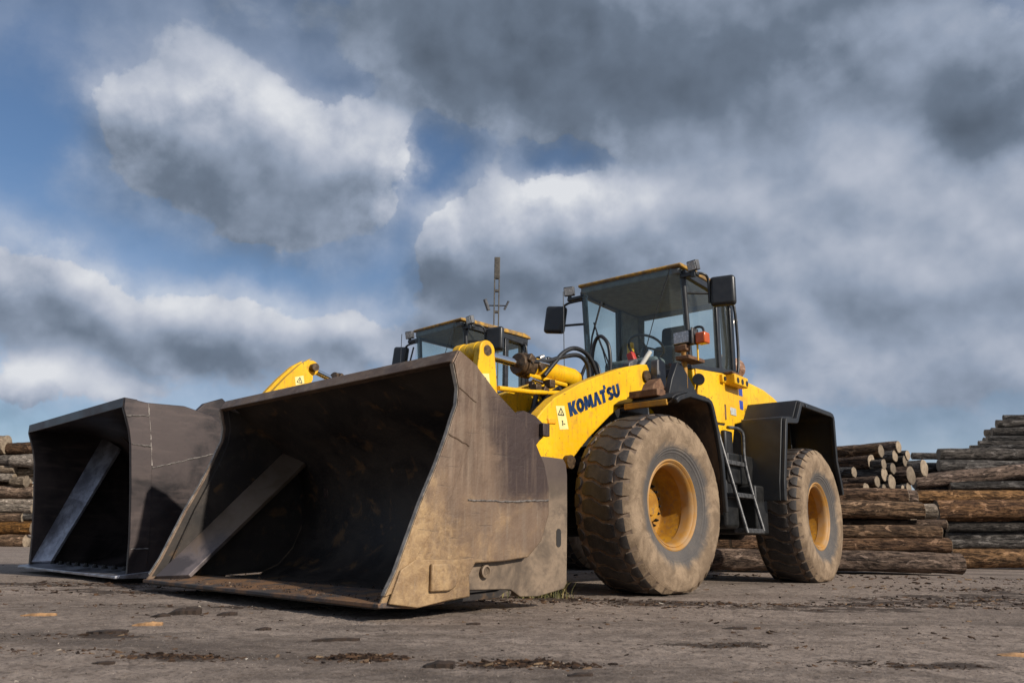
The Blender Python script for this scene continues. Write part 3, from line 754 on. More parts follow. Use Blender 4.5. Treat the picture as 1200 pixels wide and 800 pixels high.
        for k in range(2):
            a, c, d, e = o_[k], o_[k+1], i_[k+1], i_[k]
            m.add([(a[0], sg*1.328, a[1]), (c[0], sg*1.328, c[1]), (d[0], sg*1.13, d[1]), (e[0], sg*1.13, e[1]),
                   (a[0]-.02, sg*1.328, a[1]-.02), (c[0]-.02, sg*1.328, c[1]-.02), (d[0]-.02, sg*1.13, d[1]-.02), (e[0]-.02, sg*1.13, e[1]-.02)],
                  [(0,1,2,3), (7,6,5,4), (3,2,6,7), (0,3,7,4), (1,5,6,2), (0,4,5,1)])
        m.build('brace', 'brace', b, bevel=.003, smooth=20)
        # hinge ears at the back
        m = MB(); m.prism([(1.95,1.02),(1.80,1.20),(1.70,1.245),(1.582,1.225),(1.50,1.18),(1.474,1.10),(1.54,1.05),(1.9,.7)], sg*.96, sg*1.02)
        m.box(1.475, 1.545, sg*1.02, sg*1.06, 1.085, 1.175)
        m.build('hinge_ear', 'bucket', b, bevel=.006)
        m = MB(); m.prism([(1.84,.30),(1.84,.66),(1.70,.60),(1.55,.47),(1.54,.36),(1.62,.29),(1.75,.26)], sg*.36, sg*.42); m.prism([(1.84,.30),(1.84,.66),(1.70,.60),(1.55,.47),(1.54,.36),(1.62,.29),(1.75,.26)], sg*.56, sg*.62)
        m.build('hinge_lug', 'bucket', b, bevel=.005)
    # horizontal seam weld across the back
    P = [(1.965 , -1.34 + i*.04, .985 + random.uniform(-.002, .002)) for i in range(68)]
    m = MB(); m.tube([(x + .045, y, z) for x, y, z in P], [.006*random.uniform(.7, 1.3) for _ in P], 5); m.build('weld', 'bucket_in', b)
    # soil left along the floor
    m = MB(); rr = random.Random(11)
    for _ in range(420):
        y = rr.uniform(-1.3, 1.33); x = 3.08 - abs(rr.gauss(0, .22)); s_ = rr.uniform(.004, .016)
        if y < -.5 and rr.random() < .5: continue
        z = .082 + max(0, (2.95-x))*.05
        m.add([(x+rr.uniform(-s_, s_), y+rr.uniform(-s_, s_), z), (x+s_, y, z-.004), (x-s_*.5, y+s_, z-.004), (x-s_*.5, y-s_, z-.004), (x, y, z+s_*.9)], [(1,2,4), (2,3,4), (3,1,4), (3,2,1)])
    tag(m.build('soil_crumbs', 'litter', b, smooth=0, fix=False), kind='stuff')
    return b
SIDE2 = [(3.105,.03),(3.099,.06),(3.112,.319),(3.15,.70),(3.196,1.053),(3.225,1.17),(3.288,1.331),(3.288,1.419),(3.10,1.397),(2.794,1.408),(2.55,1.357),(2.455,1.30),(2.28,1.12),(2.16,.92),(2.11,.70),(2.13,.46),(2.22,.24),(2.36,.10),(2.55,.035)]
def make_bucket2(parent):
    b = empty('bucket', (0, 0, .015), parent=parent); b.scale = (1, 1.039, 1); HW = 1.21
    inner = [(3.10,.04),(2.60,.05),(2.40,.115),(2.25,.25),(2.165,.47),(2.145,.70),(2.19,.91),(2.30,1.10),(2.47,1.275),(2.56,1.33),(2.80,1.38),(3.08,1.37),(3.27,1.36)]
    m = MB(); m.sheet(inner[::-1], -HW, HW, -.03); m.build('shell', 'bucket2', b, smooth=30)
    m = MB(); m.prism([(3.291,1.335),(3.291,1.419),(3.18,1.412),(3.2,1.37)], -1.222, 1.222); m.build('top_edge', 'bucket2', b, bevel=.006)
    m = MB(); m.prism([(3.19,.012),(3.19,.034),(2.98,.062),(2.80,.066),(2.80,.03)], -1.235, 1.235); m.build('cutting_edge', 'blade', b, bevel=.004)
    for k in range(11):
        y = -1.1 + k*.22; m = MB(); m.tube([(2.985, y, .055), (2.985, y, .075)], .026, 12); m.tube([(2.985, y, .0752), (2.985, y, .092)], .018, 6); m.build('edge_bolt', 'dark', b)
    for sg in (1, -1):
        m = MB(); m.prism(SIDE2, sg*1.195, sg*1.225); m.build('side_plate', 'bucket2', b, bevel=.006, smooth=28)
        strip = [(3.10,.05),(3.112,.319),(3.15,.70),(3.196,1.053),(3.225,1.17),(3.285,1.331),(3.285,1.412),(3.10,1.39),(3.06,1.2),(3.012,.895),(2.965,.40),(2.957,.058)]
        m = MB(); m.prism(strip, sg*1.225, sg*1.237); m.build('side_cutter', 'bucket2', b, bevel=.003, smooth=28)
        m = MB(); m.prism([(3.17,.015),(3.17,.04),(2.62,.10),(2.62,.06),(2.9,.012)], sg*1.237, sg*1.262); m.build('edge_wing', 'blade', b, bevel=.003)
        def weld(pts, y, r, mt):
            P = []
            for i in range(len(pts)-1):
                a, c = Vector(pts[i]), Vector(pts[i+1]); n = max(2, int((c-a).length/.022)); P += [a.lerp(c, k/n) for k in range(n)]
            P.append(Vector(pts[-1]))
            mm = MB(); mm.tube([(p.x+random.uniform(-.003, .003), y, p.y+random.uniform(-.003, .003)) for p in P], [r*random.uniform(.5, 1.4) for _ in P], 5); mm.build('weld', mt, b)
        weld([(3.10,1.39),(3.06,1.2),(3.012,.895)], sg*1.232, .006, 'weld')
        weld([(3.26,1.27),(3.08,1.29)], sg*1.238, .006, 'weld')
        weld([(3.19,1.05),(3.04,1.045)], sg*1.238, .006, 'weld')
        weld([(3.10,.235),(2.96,.24)], sg*1.238, .005, 'weld')
        weld([(3.0,.875),(2.75,.95),(2.5,1.03),(2.3,1.08)], sg*1.225, .0055, 'weld')
        m = MB(); o_ = [(3.09,.07),(2.835,.715),(2.58,1.36)]; i_ = [(2.985,.085),(2.73,.66),(2.475,1.24)]
        for k in range(2):
            a, c, d, e = o_[k], o_[k+1], i_[k+1], i_[k]
            m.add([(a[0], sg*1.195, a[1]), (c[0], sg*1.195, c[1]), (d[0], sg*.96, d[1]), (e[0], sg*.96, e[1]),
                   (a[0]-.02, sg*1.195, a[1]-.02), (c[0]-.02, sg*1.195, c[1]-.02), (d[0]-.02, sg*.96, d[1]-.02), (e[0]-.02, sg*.96, e[1]-.02)],
                  [(0,1,2,3), (7,6,5,4), (3,2,6,7), (0,3,7,4), (1,5,6,2), (0,4,5,1)])
        m.build('brace', 'blade', b, bevel=.003, smooth=20)
        m = MB(); m.prism([(2.58,1.34),(2.42,1.53),(2.25,1.60),(2.20,1.56),(2.22,1.40),(2.3,1.1)], sg*.72, sg*.78); m.build('hinge_ear', 'bucket2', b, bevel=.008)
        m = MB(); m.prism([(2.2,.2),(2.15,.75),(1.9,.6),(1.75,.47),(1.74,.36),(1.82,.29),(2.0,.15)], sg*.36, sg*.42); m.build('hinge_lug', 'bucket2', b, bevel=.005)
    return b

# ------------------------------------------------------------------ lettering
def letters():
    """seven bold letters, each a list of polygons in a unit-high box"""
    L = {}
    L['K'] = (.86, [[(0,0),(.27,0),(.27,1),(0,1)], [(.31,.50),(.56,1),(.86,1),(.58,.52),(.88,0),(.57,0)]])
    def ring(cx, cy, rx, ry, k, a0=0, a1=360, n=20):
        o = [(cx+rx*math.cos(R(a0+(a1-a0)*i/n)), cy+ry*math.sin(R(a0+(a1-a0)*i/n))) for i in range(n+1)]
        i_ = [(cx+(rx-k)*math.cos(R(a0+(a1-a0)*i/n)), cy+(ry-k*.9)*math.sin(R(a0+(a1-a0)*i/n))) for i in range(n+1)]
        return [[o[i], o[i+1], i_[i+1], i_[i]] for i in range(n)]
    L['O'] = (.86, ring(.43, .5, .43, .5, .25))
    L['M'] = (1.06, [[(0,0),(.24,0),(.30,1),(.08,1)], [(.10,1),(.36,1),(.62,.12),(.44,.12)], [(.70,1),(.96,1),(.62,.12),(.44,.12)], [(.76,1),(.98,1),(1.06,0),(.82,0)]])
    L['A'] = (.92, [[(0,0),(.26,0),(.56,1),(.34,1)], [(.36,1),(.58,1),(.92,0),(.66,0)]])
    L['T'] = (.80, [[(.0,.78),(.62,.78),(.62,1),(.0,1)], [(.20,0),(.46,0),(.46,.80),(.20,.80)], [(.56,1.04),(.80,1.04),(.72,1.30),(.56,1.30)]])
    L['S'] = (.74, ring(.37, .74, .35, .26, .21, 30, 270, 12) + ring(.37, .26, .35, .26, .21, 90, -150, 12))
    L['U'] = (.82, [[(0,.38),(.25,.38),(.25,1),(0,1)], [(.57,.38),(.82,.38),(.82,1),(.57,1)]] + ring(.41, .40, .41, .40, .25, 180, 360, 12))
    return L
def grow(pl, d):
    n = len(pl); A = sum(pl[i][0]*pl[(i+1) % n][1] - pl[(i+1) % n][0]*pl[i][1] for i in range(n)); sg = 1 if A > 0 else -1; out = []
    for i in range(n):
        p, q, r = Vector(pl[i-1]), Vector(pl[i]), Vector(pl[(i+1) % n]); a = (q-p).normalized(); b = (r-q).normalized()
        na = Vector((a.y, -a.x))*sg; nb = Vector((b.y, -b.x))*sg; m = (na+nb); k = 1+na.dot(nb)
        out.append(tuple(q + m*(d/max(.5, k))))
    return out
def lettering(parent, word, base, along, up, y, h, length):
    """word written on the arm's outer face: baseline from base running along, height vector up (x,z)"""
    L = letters(); gap = .07; tot = sum(L[c][0] for c in word) + (gap+.03)*(len(word)-1)
    sx = length/tot; ax = Vector(along).normalized(); uz = Vector(up).normalized()
    x = 0.0
    for c in word:
        w, polys = L[c]; m = MB()
        for pl in polys:
            pl = grow(pl, .045)
            pts = [Vector(base) + ax*(x+p[0])*sx + uz*p[1]*h for p in pl]
            m.prism([(p.x, p.y) for p in pts], y, y+.003)
        o = m.build('letter', 'logo', parent, smooth=0)
        x += w + gap + .03

# ------------------------------------------------------------------ the loader
ARM = [(1.034,1.326),(.985,1.375),(.933,1.42),(.829,1.503),(.667,1.585),(.498,1.671),(.263,1.766),(.014,1.859),(-.156,1.918),(-.40,1.985),(-.50,2.0),(-.535,1.96),
       (-.48,1.775),(-.211,1.636),(.088,1.445),(.39,1.222),(.539,1.089),(.671,.975),(.74,.86),(.98,.60),(1.30,.36),(1.58,.29),(1.70,.34),(1.72,.44),(1.66,.52),(1.45,.62),(1.25,.85),(1.12,1.08)]
def pane(parent, pts, name='window_pane', mt='glass', th=.006):
    a, b_, c = Vector(pts[0]), Vector(pts[1]), Vector(pts[2]); n = (b_-a).cross(c-a).normalized()*th
    k = len(pts); m = MB(); m.add([Vector(p) for p in pts] + [Vector(p)+n for p in pts], [tuple(range(k-1, -1, -1)), tuple(range(k, 2*k))] + [(i, (i+1) % k, k+(i+1) % k, k+i) for i in range(k)])
    return m.build(name, mt, parent, smooth=0)
def rbox(name, mt, parent, x0, x1, y0, y1, z0, z1, bev=.02, seg=3, rot=None):
    m = MB(); m.box(x0, x1, y0, y1, z0, z1, rot=rot); return m.build(name, mt, parent, bevel=bev, seg=seg)
def rod(name, mt, parent, pts, r, seg=10, smoothn=0):
    m = MB(); m.tube(smoothpath(pts, smoothn) if smoothn else pts, r, seg); return m.build(name, mt, parent, smooth=50)

def make_cab(parent, loc, rotz, H=.60):
    cab = empty('cab', loc, rotz, parent); y0 = .63 - H
    L, Rr = y0+H, y0-H
    # roof: yellow cap over dark lining
    m = MB(); m.prism([(2.185,3.068),(2.17,3.088),(1.9,3.10),(1.0,3.105),(.90,3.08),(.87,3.045),(2.17,3.052)], Rr-.005, L+.02); m.build('roof', 'roofpaint', cab, bevel=.01, seg=2)
    m = MB(); m.box(.90, 2.15, Rr+.01, L-.01, 2.985, 3.05); m.build('roof_lining', 'lining', cab, bevel=.015)
    # pillars
    for s, yy in ((1, L), (-1, Rr)):
        rod('pillar', 'blackmetal', cab, [(2.075, yy-s*.01, 2.98), (1.985, yy-s*.01, 2.05)], .032, 8)
        m = MB(); m.box(1.315, 1.385, yy-.025, yy+.025, 2.08, 2.98); m.build('pillar', 'blackmetal', cab, bevel=.008)
        m = MB(); m.box(.965, 1.05, yy-.03, yy+.03, 2.12, 2.98); m.build('pillar', 'blackmetal', cab, bevel=.008)
        m = MB(); m.prism([(2.03,2.03),(2.03,2.075),(1.35,2.150),(.95,2.195),(.95,2.14),(1.35,2.10)], yy-.028, yy+.028); m.build('window_sill', 'blackmetal', cab, bevel=.006)
        m = MB(); m.prism([(2.10,2.965),(2.10,3.03),(.95,3.03),(.95,2.93),(1.35,2.955)], yy-.03, yy+.03); m.build('window_head', 'blackmetal', cab, bevel=.008)
        yo = yy + s*.004
        pane(cab, [(2.045, yo, 2.96), (1.385, yo, 2.93), (1.385, yo, 2.12), (1.975, yo, 2.075)])
        pane(cab, [(1.315, yo, 2.92), (1.05, yo, 2.91), (1.05, yo, 2.17), (1.315, yo, 2.14)])
        # front corner pane
        pane(cab, [(2.165, yy-s*.115, 3.05), (2.095, yy, 3.03), (2.005, yy, 2.06), (2.135, yy-s*.115, 2.03)], 'corner_pane')
    # windshield
    pane(cab, [(2.168, L-.117, 3.05), (2.168, Rr+.05, 3.05), (2.138, Rr+.05, 2.02), (2.138, L-.117, 2.02)], 'windshield')
    m = MB(); m.box(2.11, 2.165, Rr+.06, L-.06, 1.95, 2.03); m.build('windshield_sill', 'blackmetal', cab, bevel=.01)
    # right hand wall behind its glass, dark frame with an opening
    m = MB(); m.box(1.0, 1.36, Rr+.03, Rr+.06, 2.1, 2.97); m.build('inner_frame', 'lining', cab, bevel=.01)
    # rear wall with window
    m = MB(); m.box(.94, .98, Rr, L, 2.08, 2.36); m.box(.94, .98, Rr, Rr+.10, 2.36, 2.98); m.box(.94, .98, L-.12, L, 2.36, 2.98); m.box(.94, .98, Rr+.10, L-.12, 2.93, 2.98)
    m.build('rear_wall', 'lining', cab, bevel=.01)
    pane(cab, [(.955, Rr+.10, 2.93), (.955, L-.12, 2.93), (.955, L-.12, 2.36), (.955, Rr+.10, 2.36)])
    # lower body, door, floor
    body = [(2.00,2.06),(1.98,1.87),(1.93,1.58),(1.62,1.26),(1.18,1.26),(1.06,1.60),(.88,1.64),(.93,2.16),(1.35,2.12)]
    m = MB(); m.prism(body, Rr, L+.02); m.build('lower_body', 'yellow', cab, bevel=.012)
    m = MB(); m.prism([(1.965,2.04),(1.945,1.85),(1.90,1.60),(1.60,1.56),(1.33,1.575),(1.335,2.10)], L+.021, L+.036); m.build('door', 'yellow', cab, bevel=.006)
    m = MB(); m.prism([(1.315,1.57),(1.335,1.57),(1.345,2.10),(1.325,2.10)], L+.0205, L+.024); m.prism([(1.33,1.555),(1.62,1.54),(1.62,1.552),(1.33,1.568)], L+.0205, L+.024); m.build('door_gap', 'gap', cab, smooth=0)
    m = MB(); m.box(1.28, 1.315, L+.02, L+.03, 1.62, 1.78); m.build('rust_run', 'rust', cab, bevel=.004)
    rbox('door_latch', 'yellow', cab, 1.345, 1.425, L+.02, L+.075, 1.99, 2.075, .01)
    m = MB(); m.tube([(1.385, L+.074, 2.03), (1.385, L+.085, 2.03)], .024, 14); m.build('keyhole', 'dark', cab)
    rbox('nameplate', 'plate', cab, 1.02, 1.16, L+.0205, L+.026, 1.69, 1.77, .003, 1)
    # bracket with three holes at the back of the door
    m = MB(); m.box(.93, 1.27, L+.02, L+.14, 1.99, 2.10); m.build('hinge_bracket', 'yellow', cab, bevel=.012)
    m = MB()
    for k in range(3): m.prism(arc(1.20-.115*k, 2.035, .032, 0, 360, 10)[:-1], L+.140, L+.143)
    m.build('bracket_holes', 'gap', cab, smooth=0)
    rbox('bracket_cap', 'rust', cab, 1.05, 1.28, L+.01, L+.12, 2.10, 2.125, .006)
    # wipers and cable
    rod('wiper', 'blackmetal', cab, [(2.205, -.43, 2.06), (2.20, -.385, 2.47), (2.195, -.265, 2.84)], .011, 6)
    rod('wiper', 'blackmetal', cab, [(2.20, -.36, 2.62), (2.205, -.29, 2.42), (2.20, -.17, 2.12)], .008, 6)
    rod('wiper', 'blackmetal', cab, [(2.20, -.33, 2.50), (2.205, -.25, 2.30), (2.20, -.20, 2.10)], .006, 6)
    rod('cable', 'hose', cab, [(2.19, .545, 3.045), (2.20, .37, 2.6), (2.19, .20, 2.12)], .0045, 5)
    # grab rail down the rear pillar
    rod('grab_rail', 'blackmetal', cab, [(1.06, L+.02, 2.93), (1.03, L+.07, 2.89), (.985, L+.07, 2.42), (1.03, L+.07, 2.15), (1.06, L+.02, 2.10)], .016, 8, 4)
    # seat, wheel and console
    m = MB(); m.box(1.16, 1.28, -.20, .24, 2.05, 2.52, rot=Matrix.Rotation(R(-8), 3, 'Y')); m.build('seat_back', 'seat', cab, bevel=.05, seg=4)
    m = MB(); m.box(1.10, 1.20, -.12, .20, 2.50, 2.74, rot=Matrix.Rotation(R(-8), 3, 'Y')); m.build('headrest', 'seat', cab, bevel=.045, seg=4)
    m = MB(); m.box(1.2, 1.65, -.22, .26, 1.95, 2.12); m.build('seat_cushion', 'seat', cab, bevel=.05, seg=4)
    rbox('armrest', 'seat', cab, 1.25, 1.62, .26, .34, 2.26, 2.33, .025)
    rbox('console', 'lining', cab, 1.86, 2.08, -.33, .30, 2.0, 2.21, .05, 4)
    rod('steering_column', 'blackmetal', cab, [(1.95, .02, 2.1), (1.80, .02, 2.36)], .035, 10)
    m = MB(); th_ = [2*math.pi*k/28 for k in range(29)]; rot = Matrix.Rotation(R(-32), 3, 'Y')
    ring = [Vector((1.78, .02, 2.38)) + rot @ Vector((.19*math.cos(a), .19*math.sin(a), 0)) for a in th_]; m.tube(ring, .014, 7, cap=False)
    for a in (0, 2.1, 4.2): m.tube([Vector((1.78, .02, 2.38)), Vector((1.78, .02, 2.38)) + rot @ Vector((.19*math.cos(a), .19*math.sin(a), 0))], .012, 6)
    m.build('steering_wheel', 'blackmetal', cab, smooth=60)
    rbox('yellow_canister', 'yellow', cab, 1.55, 1.61, -.32, -.25, 2.20, 2.52, .02)
    return cab
def make_mirror(parent, loc, rotz, c, arm, tilt=0.0, turn=0.0):
    mr = empty('mirror', loc, rotz, parent)
    m = MB(); rot = Matrix.Rotation(turn, 3, 'Z') @ Matrix.Rotation(tilt, 3, 'X'); m.box(c[0]-.045, c[0]+.045, c[1]-.125, c[1]+.125, c[2]-.155, c[2]+.155, rot=rot)
    m.build('mirror_housing', 'blackmetal', mr, bevel=.038, seg=4)
    for a in arm: rod('mirror_arm', 'blackmetal', mr, a, .0135, 8, 5)
    return mr
def make_worklight(parent, loc, rotz, c, w=.115, h=.105, yaw=0.0, pitch=-.25):
    wl = empty('work_light', loc, rotz, parent); rot = Matrix.Rotation(yaw, 3, 'Z') @ Matrix.Rotation(-pitch, 3, 'Y')
    m = MB(); m.box(c[0]-.05, c[0]+.012, c[1]-w/2, c[1]+w/2, c[2]-h/2, c[2]+h/2, rot=rot, about=c); m.build('lamp_housing', 'grey', wl, bevel=.01)
    m = MB(); m.box(c[0]+.0122, c[0]+.016, c[1]-w/2+.012, c[1]+w/2-.012, c[2]-h/2+.012, c[2]+h/2-.012, rot=rot, about=c); m.build('lamp_lens', 'lens', wl, smooth=0)
    m = MB(); m.box(c[0]-.03, c[0]-.005, c[1]-.02, c[1]+.02, c[2]-h/2-.06, c[2]-h/2+.01); m.build('lamp_bracket', 'blackmetal', wl, bevel=.004)
    return wl
def make_loader(name, loc, heading, scale, art, bucket, bell, rodx, letters_on=True, wheel_src=None, cabw=.60):
    dy = (.60 - cabw)*2
    root = empty(name, loc, heading, scale=scale)
    # rear frame transform in root space: joint half way between the axles
    J = Vector((-1.515, 0, 0)); rloc = J + Matrix.Rotation(art, 3, 'Z') @ Vector((-1.515, 0, 0)); rr = art
    kw = dict(loc=rloc, rotz=rr)
    # wheels
    if wheel_src is None: w0 = make_wheel(root); place_wheel(w0, (0, TW, AX), False)
    else: w0 = dup(wheel_src, root, (0, TW, AX))
    dup(w0, root, (0, -TW, AX), flip=True)
    rw = Matrix.Rotation(rr, 3, 'Z')
    for s, fl in ((1, False), (-1, True)):
        p = rloc + rw @ Vector((0, s*TW, AX)); dup(w0, root, p, flip=fl, rotz=rr)
    # ---- front half
    m = MB(); m.lathe([(.0,-.72),(.13,-.72),(.15,-.5),(.17,-.25),(.26,-.18),(.26,.18),(.17,.25),(.15,.5),(.13,.72),(0,.72)], 24, (0,0,AX)); m.build('front_axle', 'dark', root)
    fm = MB(); fm.prism([(.55,.75),(.62,1.25),(.2,1.55),(-.1,1.78),(-.42,1.97),(-.60,1.97),(-.72,1.3),(-1.35,1.1),(-1.45,.55),(-.3,.45)], -.33, -.25); fm.prism([(.55,.75),(.62,1.25),(.2,1.55),(-.1,1.78),(-.42,1.97),(-.60,1.97),(-.72,1.3),(-1.35,1.1),(-1.45,.55),(-.3,.45)], .25, .33)
    fm.box(-1.2, .5, -.25, .25, .5, 1.25); fm.box(-.70, -.56, -.25, .25, 1.25, 1.95)
    fm.build('front_frame', 'dark', root, bevel=.01)
    for s in (1, -1):
        am = MB(); am.prism(ARM, s*.44, s*.55); arm = am.build('lift_arm', 'yellow', root, bevel=.008, smooth=28)
        if s == 1 and letters_on:
            lettering(arm, 'KOMATSU', (.632,1.378), (-.706,.268), (.03,.10), .5505, .106, .745)
            st = MB(); st.prism([(.818,1.438),(.711,1.452),(.658,1.268),(.768,1.252)], .5505, .5525); st.build('warning_sticker', 'sticker', arm, smooth=0)
            tr = MB()
            def tri(cx, cz, k, y):
                P = [(cx+k, cz-k*.62), (cx-k, cz-k*.50), (cx+.1*k, cz+k)]
                for i in range(3):
                    a, b_ = Vector(P[i]), Vector(P[(i+1) % 3]); d = (b_-a).normalized(); n_ = Vector((-d.y, d.x))*.0045
                    tr.prism([tuple(a-n_), tuple(b_-n_), tuple(b_+n_), tuple(a+n_)], y, y+.0012)
            tri(.752, 1.392, .036, .5528); tr.box(.748, .756, .5528, .554, 1.377, 1.398)
            tr.box(.728, .738, .5528, .554, 1.288, 1.330); tr.box(.70, .722, .5528, .554, 1.300, 1.308); tr.box(.732, .745, .5528, .554, 1.318, 1.326)
            tag(tr.build('warning_print', 'stickerblack', arm, smooth=0), kind='stuff')
            rf = MB(); rf.prism([(.915,1.325),(.822,1.333),(.822,1.293),(.915,1.285)], .5505, .562); rf.build('reflector', 'reflector', arm, bevel=.004)
        for a_, b_, q_ in (((-.47, s*.36, 1.88), (-.47, s*.575, 1.88), .055), ((1.62, s*.33, .41), (1.62, s*.66, .41), .05), ((.68, s*.40, 1.0), (.68, s*.60, 1.0), .055)):
            rod('arm_pin', 'greasy', root, [a_, b_], q_, 18)
        # boom tower bracket
        m = MB(); m.prism([(-.36,1.55),(-.40,2.02),(-.52,2.08),(-.66,2.05),(-.72,1.55)], s*.335, s*.42); m.build('arm_bracket', 'grey', root, bevel=.01)
        m = MB(); m.prism([(-.53,1.60),(-.545,2.04),(-.60,2.06),(-.68,2.03),(-.70,1.60)], s*.56, s*.64); m.build('arm_bracket', 'grey', root, bevel=.01)
        # lift cylinder
        m = MB(); m.tube([(-.35, s*.36, .95), (.35, s*.36, 1.02)], .075, 18); m.build('lift_cylinder', 'dark', root)
        m = MB(); m.tube([(.35, s*.36, 1.02), (.68, s*.36, 1.0)], .04, 14); m.build('lift_cylinder_rod', 'chrome', root)
        # front fender
        fp = [(.03,1.535),(-.03,1.57),(-.19,1.618),(-.50,1.612),(-.555,1.590),(-.585,1.544),(-.653,1.347),(-.716,1.083),(-.746,.644)]
        fe = empty('front_fender', parent=root)
        m = MB(); m.sheet(fp, min(s*.56, s*1.15), max(s*.56, s*1.15), -.018); m.build('fender_shell', 'black', fe, bevel=.004, smooth=50)
        m = MB(); m.sheet([(a*.985-.004, b_-.022) for a, b_ in fp], min(s*.57, s*1.135), max(s*.57, s*1.135), .006); m.build('fender_lining', 'under', fe, smooth=50)
        m = MB(); m.sheet(fp, min(s*1.15, s*1.185), max(s*1.15, s*1.185), .042); m.build('fender_lip', 'black', fe, bevel=.008, smooth=50)
        m = MB(); m.box(.02, .05, min(s*.67, s*1.10), max(s*.67, s*1.10), 1.490, 1.540); m.build('fender_edge_bar', 'ochre', fe, bevel=.005)
        m = MB(); m.box(-.10, .03, min(s*.71, s*1.0), max(s*.71, s*1.0), 1.585, 1.645); m.build('fender_bracket', 'rust', fe, bevel=.006)
        m = MB(); m.prism([(-.12,1.64),(-.18,1.74),(-.28,1.80),(-.34,1.72),(-.40,1.64)], s*.72, s*.84); m.build('step_plate', 'rust', fe, bevel=.006)
        m = MB(); m.prism([(-.30,1.645),(-.36,1.80),(-.46,1.965),(-.53,1.965),(-.81,1.70),(-.81,1.645)], s*.845, s*.905); m.build('lamp_gusset', 'black', fe, bevel=.008)
        m = MB(); m.box(-.78, -.50, min(s*.86, s*1.0), max(s*.86, s*1.0), 1.995, 2.03); m.build('lamp_shelf', 'rust', fe, bevel=.006)
        rod('lamp_post', 'ochre', fe, [(-.62, s*.88, 1.75), (-.62, s*.88, 2.16)], .026, 10)
        rod('lamp_post', 'yellow', fe, [(-.66, s*1.0, 2.0), (-.66, s*1.0, 2.17)], .009, 8)
        # headlamp with indicator
        hl = empty('headlamp', parent=root)
        m = MB(); m.box(-.70, -.605, s*.868-.098, s*.868+.098, 2.155, 2.295); m.build('lamp_housing', 'blackmetal', hl, bevel=.022, seg=3)
        m = MB(); m.box(-.6045, -.595, s*.868-.080, s*.868+.080, 2.172, 2.280); m.build('lamp_lens', 'lens', hl, bevel=.004)
        m = MB(); m.box(-.70, -.59, min(s*.975, s*.992), max(s*.975, s*.992), 2.150, 2.305); m.build('lamp_guard', 'railsteel', hl, bevel=.006)
        m = MB(); m.box(-.72, -.62, min(s*1.0, s*1.10), max(s*1.0, s*1.10), 2.150, 2.255); m.build('indicator', 'orange', hl, bevel=.012)
        rod('lamp_cable', 'hose', hl, [(-.68, s*.93, 2.29), (-.69, s*.98, 2.325), (-.69, s*1.04, 2.31), (-.69, s*1.06, 2.25)], .012, 7, 4)
        m = MB(); m.box(-.66, -.58, min(s*.80, s*.93), max(s*.80, s*.93), 2.095, 2.155); m.build('lamp_foot', 'rust', hl, bevel=.012)
    m = MB(); m.tube([(1.02, -.44, .92), (1.02, .44, .92)], .11, 20); m.build('cross_tube', 'yellow', root)
    # bellcrank
    bc = empty('bellcrank', parent=root)
    for s in (1, -1):
        m = MB(); m.prism(bell['plate'], s*.055, s*.125); m.build('bellcrank_plate', 'yellow', bc, bevel=.008, smooth=28)
        if bell.get('sticker') and s == 1:
            st = MB(); st.prism(bell['sticker'], .1255, .1275); st.build('warning_sticker', 'sticker', bc, smooth=0)
            tr = MB(); cx = sum(p[0] for p in bell['sticker'])/4; cz = sum(p[1] for p in bell['sticker'])/4; k = .033
            P = [(cx+k, cz-k*.8), (cx-k, cz-k*.8), (cx, cz+k)]
            for i in range(3):
                a, b_ = Vector(P[i]), Vector(P[(i+1) % 3]); d = (b_-a).normalized(); n_ = Vector((-d.y, d.x))*.004
                tr.prism([tuple(a-n_), tuple(b_-n_), tuple(b_+n_), tuple(a+n_)], .1278, .129)
            tr.box(cx-.004, cx+.004, .1278, .129, cz-.012, cz+.012)
            tag(tr.build('warning_print', 'stickerblack', bc, smooth=0), kind='stuff')
    px, pz = bell['pin']
    m = MB(); m.tube([(px, -.14, pz), (px, .129, pz)], .045, 20); m.build('bellcrank_pin', 'greasy', bc)
    m = MB(); m.tube([(px, -.055, pz), (px, .055, pz)], .088, 22); m.tube([(px, -.22, pz), (px, -.125, pz)], .092, 22); m.build('rod_eye', 'yellow', bc, bevel=.01)
    m = MB(); m.tube([(bell['low'][0], -.05, bell['low'][1]), (1.72, -.05, .78)], .06, 12); m.build('bucket_link', 'yellow', bc)
    # tilt cylinder
    tcy = empty('tilt_cylinder', parent=root)
    ax = Vector((px, 0, pz)); end = Vector((-.52, 0, 1.86)); d = (end-ax).normalized()
    g = ax + d*rodx
    m = MB(); m.tube([ax, g], .037, 18); m.build('piston_rod', 'chrome', tcy)
    m = MB(); m.tube([g - d*.03, g + d*.02], .098, 20); m.tube([g + d*.02, g + d*.13], .11, 20); m.build('gland', 'greasy', tcy, bevel=.01)
    m = MB(); m.tube([g + d*.13, g + d*.72], .092, 26); m.tube([g + d*.72, g + d*.78, g + d*.81], [.092, .075, .05], 26); m.build('barrel', 'yellow', tcy, smooth=50)
    m = MB(); m.tube([g + d*.06 + Vector((0, .05, -.09)), g + d*.55 + Vector((0, .07, -.105))], .022, 8); m.build('oil_pipe', 'yellow', tcy)
    m = MB(); rnd = random.Random(5)
    for k in range(16):
        c = g + d*rnd.uniform(-.02, .30) + Vector((0, rnd.uniform(.0, .11), rnd.uniform(-.22, .06))); s_ = rnd.uniform(.018, .038)
        m.box(c.x-s_, c.x+s_, c.y-s_, c.y+s_, c.z-s_, c.z+s_, rot=Matrix.Rotation(rnd.uniform(0, 3), 3, 'Y'))
    m.build('hose_fittings', 'greasy', tcy, bevel=.008)
    rod('hose_ferrule', 'chrome', tcy, [g + d*.12 + Vector((0, .10, .03)), g + d*.27 + Vector((0, .10, .03))], .020, 10)
